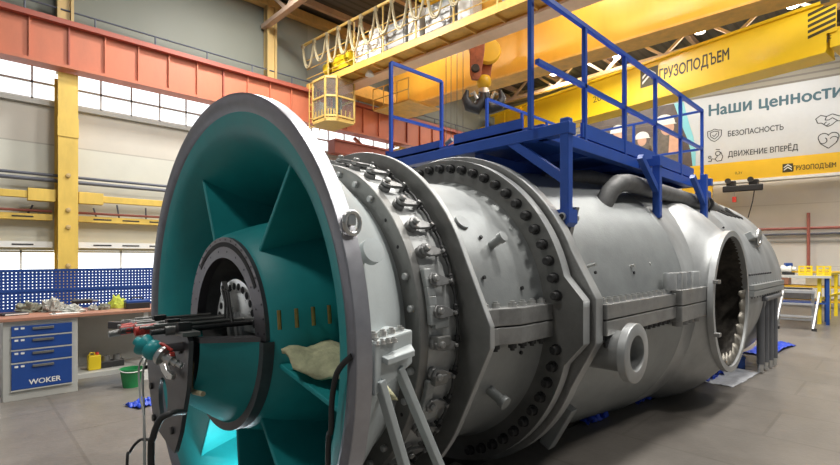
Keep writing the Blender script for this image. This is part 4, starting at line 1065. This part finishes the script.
# ================================================================== BENCH, TOOL BOARD AND WHAT LIES ON THEM
YB = 6.46
def bench():
    t = thing('workbench', 'long workbench with brown top, blue drawer cabinet and open lower shelf', 'workbench', (1.3, YB + .35, 0))
    zt = .865
    MB().box2((-.25, YB - .04, zt - .035), (2.6, YB + .72, zt)).build('worktop', wood, t, bevel=.004)
    cab = MB().box2((.31, YB, 0), (.94, YB + .68, zt - .035)).build('drawer_cabinet', greyc, t, bevel=.004)
    zs = [(.672, .778), (.535, .655), (.40, .518), (.115, .382)]
    for i, (a, b_) in enumerate(zs):
        d = MB().box2((.375, YB - .022, a), (.885, YB, b_)).build('drawer', bluep, cab, bevel=.004)
        MB().box2((.545, YB - .036, b_ - .045), (.725, YB - .022, b_ - .02)).build('handle', steel, d, bevel=.003)
        for k in range(2): MB().box2((.40 + .05 * k, YB - .024, b_ - .035), (.43 + .05 * k, YB - .0225, b_ - .015)).build('label_plate', whitec, d)
        MB().box2((.37, YB - .024, a - .014), (.89, YB - .004, a - .002)).build('drawer_gap', greyc, d)
    lettering('WOKER', (.515, YB - .0235, .155), (1, 0, 0), (0, 0, 1), .055, whitec, cab, width=.27, depth=.001, bold=.022)
    MB().box2((.94, YB + .62, .1), (2.55, YB + .64, zt - .035)).build('back_panel', greyc, t)
    MB().box2((.94, YB + .02, .15), (2.55, YB + .62, .175)).build('shelf', greyc, t)
    MB().box2((.94, YB + .0, .13), (2.55, YB + .02, .18)).build('shelf_lip', greyc, t)
    for x in (-.2, 1.62, 2.5): MB().box2((x - .025, YB + .0, 0), (x + .025, YB + .05, zt - .035)).build('leg', whitec, t)
    for x in (-.2, 2.5): MB().box2((x - .025, YB + .6, 0), (x + .025, YB + .65, zt - .035)).build('leg', whitec, t)
bench()
def board():
    t = thing('tool_board', 'blue perforated tool board standing behind the workbench', 'tool board', (1.1, YB + .76, 0))
    for z0, z1 in ((1.115, 1.335), (.88, 1.09)): MB().box2((-.6, YB + .755, z0), (2.7, YB + .758, z1)).build('perforated_panel', peg, t)
    f = MB()
    for z in (.875, 1.10, 1.34): f.box2((-.6, YB + .75, z - .014), (2.7, YB + .775, z + .014))
    for x in (-.6, 2.7): f.box2((x - .02, YB + .75, 0), (x + .02, YB + .79, 1.35))
    f.build('frame', bluep, t)
board()
def lump(name, px, py, sx, sy, sz, m, label, cat, amp=.4, seed=0):
    P = onZ(px, py, .866); b = MB()
    g = bmesh.ops.create_icosphere(b.bm, subdivisions=4, radius=1)
    for v in g['verts']:
        c = v.co.copy(); n_ = noise.fractal(c * 2.2 + Vector((seed * 7.3, seed, 3)), .8, 2.1, 4)
        k = 1 + amp * n_; v.co = Vector((P.x + c.x * sx * k, P.y + c.y * sy * k, P.z + max(0, (c.z + .35)) * sz * (1 + amp * 1.3 * n_)))
    b.build(name, m, smooth=60, label=label, cat=cat)
lump('cloth', 30, 312, .12, .10, .07, rag, 'olive rag heap on the workbench above the drawer cabinet', 'cloth', .5, 1)
lump('cloth', 53, 311.5, .10, .09, .10, rag2, 'taller grey rag heap beside the olive one on the workbench', 'cloth', .5, 2)
lump('cloth', 72, 312, .11, .08, .05, rag2, 'pale flat rag in the middle of the workbench', 'cloth', .5, 3)
lump('vest', 117, 308, .08, .05, .10, lime, 'crumpled lime yellow vest on the right of the workbench', 'vest', .35, 4)
lump('glove', 104, 309.5, .06, .05, .05, rag, 'dark grey glove lying left of the lime vest', 'glove', .4, 5)
lump('glove', 94, 310, .05, .05, .045, rag2, 'pale glove lying farther left of the lime vest', 'glove', .4, 6)
P = onZ(14, 315, .866); t = thing('file_folder', 'dark folder lying flat at the left end of the workbench', 'folder', P)
MB().box(P + UP * .012, (.22, .16, .022), .2).build('cover', black, t, bevel=.003); MB().box(P + UP * .014 + Vector((.005, -.004, 0)), (.2, .155, .012), .2).build('pages', whitec, t)
P = onZ(65, 313.5, .866); t = thing('clipboard', 'white sheet on a clipboard at the front edge of the workbench', 'clipboard', P)
MB().box(P + UP * .004, (.26, .13, .006), .1).build('board', whitec, t); MB().box(P + UP * .012 + Vector((-.1, 0, 0)), (.02, .07, .012), .1).build('clip', steel, t)
for px, py, l in ((82, 309.5, 'small black power tool on the workbench behind the pale rag'), ):
    P = onZ(px, py, .866); t = thing('power_drill', l, 'drill', P)
    MB().tube([P + Vector((-.1, 0, .1)), P + Vector((.1, 0, .1))], .028, 12).build('body', black, t, smooth=40); MB().bar(P + Vector((-.05, 0, .09)), P + Vector((-.07, 0, 0)), .04).build('grip', rubber, t); MB().tube([P + Vector((.1, 0, .1)), P + Vector((.16, 0, .1))], .012, 8).build('chuck', steel, t)
P = onZ(137, 308, .866); t = thing('toolbox', 'dark blue toolbox at the right end of the workbench', 'toolbox', P)
MB().box(P + UP * .035, (.26, .14, .07)).build('tray', black, t, bevel=.006); MB().box(P + UP * .085, (.26, .14, .03)).build('lid', bluep, t, bevel=.006); MB().tube([P + Vector((-.07, 0, .1)), P + Vector((-.05, 0, .13)), P + Vector((.05, 0, .13)), P + Vector((.07, 0, .1))], .008, 8).build('handle', rubber, t)
P = onZ(94, 369.5, .175); t = thing('oil_canister', 'yellow canister on the lower shelf of the workbench', 'canister', P)
P = Vector((P.x, YB + .2, .176)); MB().box(P + UP * .085, (.125, .10, .17)).build('body', yrail, t, bevel=.01); MB().revolve(P + UP * .17 + Vector((.03, 0, 0)), UP, [(0, .018), (.03, .018), (.03, 0)], 12).build('cap', redp, t); MB().tube([P + Vector((-.05, 0, .17)), P + Vector((-.04, 0, .2)), P + Vector((0, 0, .2)), P + Vector((.01, 0, .17))], .007, 8).build('handle', yrail, t)
for px, l in ((107, 'dark casting on the lower shelf just right of the yellow canister'), (121, 'dark casting on the lower shelf farther right of the yellow canister')):
    P = onZ(px, 368, .176); P.y = YB + .25
    t = thing('machine_casting', l, 'casting', P)
    MB().box(P + UP * .04, (.13, .12, .08)).build('base', dsteel, t, bevel=.01); MB().revolve(P + UP * .08, UP, [(0, .05), (.06, .04), (.06, .02), (0, .02)], 16, closed=True).build('collar', steel, t)
# green bucket and blue rag on the floor
def bucket():
    P = onZ(131.5, 386.5, 0); t = thing('bucket', 'green plastic bucket with white handle on the floor below the bench', 'bucket', P)
    MB().revolve(P, UP, [(0, 0), (0, .085), (.205, .115), (.215, .122), (.215, .112), (.02, .08), (.02, 0)], 28).build('body', green, t, smooth=40)
    pts = [P + Vector((.118 * math.cos(a), -.03 - .09 * math.sin(a), .205 - .02 * math.sin(a))) for a in [math.pi * i / 12 for i in range(13)]]
    MB().tube(pts, .006, 8).build('handle', whitec, t, smooth=60)
bucket()
def sheet(px0, py0, sx, sy, m, label, rz, seed, z=0.004, h=.06, name='plastic_sheet'):
    P = onZ(px0, py0, z); b = MB(); n = 16; rows = []
    ro = Matrix.Rotation(rz, 3, 'Z')
    for i in range(n + 1):
        row = []
        for j in range(n + 1):
            u, v = i / n - .5, j / n - .5
            q = ro @ Vector((u * sx * (1 + .1 * noise.noise((v * 4, seed, 0))), v * sy * (1 + .12 * noise.noise((u * 4, seed, 5))), 0))
            row.append(b.v(P + q + UP * (h * max(0, .35 + noise.fractal(Vector((u * 5, v * 5, seed)), .7, 2, 3)))))
        rows.append(row)
    for p, q in zip(rows, rows[1:]):
        for j in range(n): b.face([p[j], p[j + 1], q[j + 1], q[j]])
    o = b.build(name, m, smooth=60, label=label, cat='sheet'); s = o.modifiers.new('t', 'SOLIDIFY'); s.thickness = .004; s.offset = 1
sheet(144, 404, .26, .24, bluetarp, 'crumpled blue rag on the floor behind the grey end plate', .4, 3, h=.05, name='cloth')
sheet(548, 428, .26, .06, whitetarp, 'narrow white strip on the floor nearest the camera under the casing', -.1, 5, h=.03)
sheet(588, 418, .34, .22, bluetarp, 'blue plastic sheet under the casing next to the narrow white strip', -.1, 6)
sheet(613, 404, .34, .16, whitetarp, 'shiny white sheet between two blue ones under the side nozzle', -.1, 7, h=.1)
sheet(637, 398, .40, .24, bluetarp, 'blue plastic sheet under the casing right of the side nozzle', -.1, 8)
sheet(704, 376, .55, .3, bluetarp, 'blue plastic sheet just left of the exhaust side port', -.1, 9, h=.1)
sheet(728, 376, 1.1, .42, whitetarp, 'white board lying below the exhaust side port', -.05, 10, h=.02)
sheet(770, 349, 1.5, .34, bluetarp, 'large blue plastic sheet on the floor behind the drain ducts', -.1, 11, h=.04)
P = onZ(741, 368, 0); t = thing('floor_box', 'small blue box leaning on the white board below the side port', 'box', P)
MB().box(P + UP * .07, (.16, .08, .15), .3).build('body', bluep, t, bevel=.004); MB().box(P + UP * .155, (.17, .09, .02), .3).build('lid', bluep, t, bevel=.004)

# ================================================================== FRONT: measuring shafts, valve and cables at the end plate
def shafts():
    t = thing('rod_assembly', 'bundle of steel rods with red couplings reaching out of the turbine hub', 'rods', (.62, 2.55, 1.135))
    for y, z, xa, xb, r_, m in ((2.40, 1.155, .62, 1.10, .013, dsteel), (2.50, 1.165, .60, 1.12, .009, steel), (2.58, 1.15, .54, 1.15, .016, dsteel), (2.68, 1.16, .55, 1.16, .010, steel), (2.76, 1.155, .56, 1.10, .013, dsteel), (2.84, 1.165, .60, 1.05, .008, steel)):
        s_ = MB().tube([(xa, y, z), (xb, y, z)], r_, 12).build('rod', m, t, smooth=40)
        MB().tube([(xa + .06, y, z), (xa + .16, y, z)], r_ * 1.7, 12).build('rod_sleeve', steel, s_, smooth=40)
    for y, x in ((2.52, .62), (2.60, .58), (2.68, .60), (2.57, .66)):
        c_ = MB().tube([(x - .035, y, 1.15), (x + .03, y, 1.155)], .022, 12).build('red_coupling', redp, t, smooth=40)
        MB().tube([(x - .01, y - .035, 1.15), (x - .01, y + .035, 1.15)], .013, 10).build('coupling_lug', redp, c_, smooth=40)
    MB().tube([(.50, 2.62, 1.135), (.56, 2.62, 1.14)], .016, 12).build('rod_end', steel, t, smooth=40)
    MB().bar((.53, 2.78, 1.16), (.68, 2.70, 1.15), .025, .035).build('clamp_bar', plate_m, t, bevel=.004)
    MB().box2((.72, 2.28, 1.135), (.80, 2.95, 1.155)).build('rod_bed', steel, t, bevel=.003)
    for y in (2.36, 2.52, 2.74): MB().box((.75, y, 1.17), (.06, .04, .05)).build('rod_saddle', dsteel, t, bevel=.003)
shafts()
def valve():
    C = onX(153, 350, .62); t = thing('valve', 'teal ball valve with steel couplings mounted on the grey end plate', 'valve', C)
    MB().ball(C, .046, 3).build('body', tealv, t, smooth=60)
    d = Vector((sa * .75, -ca * .85, -.42)).normalized()
    MB().revolve(C, d, [(.03, .036), (.045, .045), (.055, .045), (.06, .02), (.075, .02), (.075, .026), (.10, .026), (.10, .016), (.125, .016), (.125, .012), (.15, .012), (.15, 0)], 20).build('outlet_coupling', bright, t, smooth=35)
    MB().revolve(C, -d, [(.02, .035), (.045, .048), (.058, .048), (.062, .022), (.09, .02), (.095, 0)], 20).build('inlet_flange', tealv, t, smooth=35)
    MB().tube([C + UP * .03, C + UP * .05 + d * .05, C + UP * .045 + d * .10], .008, 8).build('lever', redp, t, smooth=60)
    MB().box(C + d * .10 + UP * .03, (.02, .03, .02)).build('red_cap', redp, t, bevel=.004)
    h0 = [onX(px, py, .70) for px, py in ((158, 361), (163, 360), (166, 370), (172, 375), (171, 380), (166, 379), (161, 371))]
    MB().prism(h0, (.02, 0, 0)).build('hook_bracket', bright, t, bevel=.003)
    MB().tube([C, C + Vector((.13, 0, 0))], .02, 12).build('mounting_stub', plate_m, t)
valve()
def cable(name, pts, r_, m, label, cat='cable'):
    b = MB(); n = len(pts); out = []
    P_ = [Vector(p) for p in pts]
    for i in range(n - 1):
        p0, p1, p2, p3 = P_[max(i - 1, 0)], P_[i], P_[i + 1], P_[min(i + 2, n - 1)]
        for k in range(6):
            u = k / 6; out.append(.5 * ((2 * p1) + (p2 - p0) * u + (2 * p0 - 5 * p1 + 4 * p2 - p3) * u * u + (3 * p1 - p0 - 3 * p2 + p3) * u ** 3))
    out.append(P_[-1]); b.tube(out, r_, 10); return b.build(name, m, smooth=60, label=label, cat=cat)
X = lambda px, py, x=.60: onX(px, py, x)
q_ = X(328, 462, 1.0)
cable('hose', [X(352, 356, 1.0), X(343, 364, .99), X(336, 376, .99), X(332, 400, .99), X(331, 430, .99), q_, (q_.x, q_.y, -.2), (q_.x, q_.y, -.585)], .011, rubber, 'black hose hanging inside the intake ring below the fibreglass blanket', 'hose')
cable('hose', [X(184, 412, .69), X(172, 413, .6), X(160, 420, .56), X(153, 438, .54), X(151, 460, .54), (X(151, 460, .54).x, X(151, 460, .54).y, .014), X(151, 460, .54) * 1 + Vector((-.3, .2, 0)) - UP * (X(151, 460, .54).z - .014)], .013, rubber, 'thick black hose curving down from the grey end plate', 'hose')
cable('cable', [X(150, 440, .56), X(140, 440, .55), X(130, 452, .52), X(127, 470, .5), (X(127, 470, .5).x, X(127, 470, .5).y, .008)], .006, rubber, 'thin black cable looping left of the thick hose')
cable('cable', [X(147, 358), X(143, 372), X(143, 395), X(144, 420), (X(144, 420).x, X(144, 420).y, .01)], .005, whitehose, 'whitish cable hanging closest to the grey end plate')
cable('cable', [X(143, 357, .55), X(139, 368, .55), X(140, 395, .55), X(145, 440, .55), (X(145, 440, .55).x, X(145, 440, .55).y + .05, .01)], .004, whitehose, 'thinner whitish cable left of the other whitish one')
lamp_loc = Vector((1.16, 2.25, .22))
# work lamp standing in the bottom of the intake: it lights the lower bell
t = thing('work_lamp', 'small floodlight standing in the bottom of the teal intake', 'lamp', (1.13, 2.72, .06))
MB().box((1.13, 2.72, .10), (.06, .1, .07)).build('housing', black, t, bevel=.006); MB().box((1.13, 2.72, .137), (.05, .09, .006)).build('lens', lampm, t); MB().box((1.13, 2.72, .055), (.08, .12, .02)).build('foot', black, t)
pl = bpy.data.lights.new('work_lamp_light', 'POINT'); pl.energy = 11; pl.color = (.85, .94, 1); pl.shadow_soft_size = .04
po = bpy.data.objects.new('work_lamp_light', pl); COL.objects.link(po); po.location = (1.12, 2.74, .2)

# ================================================================== RIGHT BACKGROUND: steps, table, rails, rack
A_ = onZ(777, 328.5, 0); LD = ray(796, 300); LD.z = 0; LD.normalize(); LU = Vector((LD.y, -LD.x, 0)); LW = .60
def lq(a, d, z): return A_ + LU * a + LD * d + UP * z
def steps():
    t = thing('step_ladder', 'aluminium step ladder with platform on the floor beyond the exhaust casing', 'step ladder', lq(LW / 2, .3, 0))
    zp = .76
    for a in (0, LW): MB().bar(lq(a - .02, 0, 0), lq(a + .10, .45, zp), .03, .06).build('side_rail', alum, t); 
    for a in (0, LW):
        MB().bar(lq(a, .95, 0), lq(a, .95, zp), .05).build('rear_leg', alum, t)
        MB().box(lq(a, 0, .025), (.08, .08, .05)).build('rubber_foot', rubber, t)
    for z in (.26, .51): MB().bar(lq(0, .45 * z / zp + .07, z), lq(LW, .45 * z / zp + .07, z), .2, .03).build('tread', alum, t)
    MB().bar(lq(-.03, .72, zp), lq(LW + .03, .72, zp), .55, .05).build('platform', alum, t)
    MB().bar(lq(0, .95, .12), lq(LW, .95, .12), .04).build('stretcher', alum, t)
steps()
def table():
    t = thing('assembly_table', 'cream topped table behind the step ladder with parts on it', 'table', lq(.5, 1.6, 0))
    zt = 1.08
    tp_ = [lq(-.2, 1.25, zt - .05), lq(.92, 1.25, zt - .05), lq(.92, 2.1, zt - .05), lq(-.2, 2.1, zt - .05)]
    MB().prism(tp_, (0, 0, .05)).build('tabletop', greyc, t)
    for a, d in ((-.15, 1.32), (.86, 1.32), (-.15, 2.0), (.86, 2.0)): MB().bar(lq(a, d, 0), lq(a, d, zt - .05), .06).build('leg', bluep, t)
    MB().prism([lq(-.15, 1.3, .45), lq(.86, 1.3, .45), lq(.86, 2.05, .45), lq(-.15, 2.05, .45)], (0, 0, .03)).build('shelf', bluep, t)
    return zt
zt = table()
for a, l in ((.48, 'yellow lattice crate on the cream table, left one'), (.80, 'yellow lattice crate on the cream table, right one')):
    t = thing('crate', l, 'crate', lq(a, 1.55, zt)); b = MB()
    MB().box(lq(a, 1.55, zt + .015), (.22, .34, .03), math.atan2(LU.y, LU.x)).build('base', yrail, t)
    for z in (.06, .13, .2): b.bar(lq(a - .11, 1.40, zt + z), lq(a + .11, 1.40, zt + z), .02, .03); b.bar(lq(a - .11, 1.7, zt + z), lq(a + .11, 1.7, zt + z), .02, .03)
    for dx in (-.11, 0, .11):
        for d in (1.40, 1.70): b.bar(lq(a + dx, d, zt), lq(a + dx, d, zt + .22), .03)
    for dx in (-.11, .11): b.bar(lq(a + dx, 1.40, zt + .2), lq(a + dx, 1.7, zt + .2), .02, .03)
    b.build('slats', yrail, t)
P = lq(.17, 1.75, zt); t = thing('pump', 'blue and white pump on the cream table left of the yellow crates', 'pump', P)
MB().revolve(P + UP * .14, LU, [(-.14, 0), (-.14, .08), (.05, .10), (.08, .05), (.14, .05), (.14, 0)], 20).build('motor', whitec, t, smooth=40); MB().box(P + UP * .03, (.24, .16, .06), math.atan2(LU.y, LU.x)).build('base', black, t); MB().box(P + UP * .24, (.14, .14, .08), .4).build('terminal_box', bluep, t, bevel=.01)
P = lq(-.05, 1.42, zt); t = thing('bearing_ring', 'steel bearing ring at the left end of the cream table', 'ring', P)
MB().revolve(P + UP * .10, LD, [(-.05, .06), (-.05, .10), (.05, .10), (.05, .06)], 24, closed=True).build('outer_race', bright, t, smooth=40); MB().revolve(P + UP * .10, LD, [(-.05, .04), (-.05, .06), (.05, .06), (.05, .04)], 24, closed=True).build('inner_race', brass, t, smooth=40)
def guard():
    t = thing('guard_rail', 'yellow tubular safety railing right of the step ladder', 'railing', onZ(829, 320, 0))
    pts = [onZ(819.5, 324, 0), onZ(829, 319, 0), onZ(836, 316, 0), onZ(840, 313.5, 0) + Vector((.6, -.12, 0))]
    for p in pts: MB().bar(p, p + UP * 1.08, .07).build('post', yrail, t)
    for z in (1.08, .55):
        for p, q in zip(pts, pts[1:]): MB().bar(p + UP * z, q + UP * z, .05).build('rail', yrail, t)
guard()
P = onZ(797, 322, 0) + LD * 4.6; t = thing('storage_rack', 'shelf rack with wooden boards in front of the end wall', 'rack', P)
for z in (.2, .62, 1.05): MB().box(P + UP * z, (.9, 2.6, .05)).build('shelf', yellow3, t)
for dx in (-.42, .42):
    for dy in (-1.25, 1.25): MB().bar(P + Vector((dx, dy, 0)), P + Vector((dx, dy, 1.6)), .07).build('upright', bluep, t)
for k, (z, dy, m, l) in enumerate(((.65, -.6, tan, 'tan wooden box on the middle shelf of the rack'), (.65, .5, wood, 'brown wooden box on the middle shelf of the rack'), (.23, 0, duct_m, 'dark grey box on the lowest shelf of the rack'))):
    Q = P + Vector((-.1, dy, z)); t = thing('wooden_box' if k < 2 else 'metal_box', l, 'box', Q); MB().box(Q + UP * .15, (.5, .7, .28)).build('body', m, t, bevel=.01); MB().box(Q + UP * .305, (.52, .72, .03)).build('lid', m, t)
P = onZ(829, 312, 0) + Vector((.8, -.75, 0)); t = thing('steel_drum', 'dark grey steel drum standing behind the yellow railing', 'drum', P)
MB().revolve(P, UP, [(0, 0), (0, .28), (.3, .28), (.31, .29), (.33, .28), (.62, .28), (.63, .29), (.65, .28), (.95, .28), (.95, 0)], 24).build('shell', duct_m, t, smooth=30); MB().revolve(P + UP * .95 + Vector((.1, 0, 0)), UP, [(0, .04), (.02, .04), (.02, 0)], 12).build('bung', steel, t)
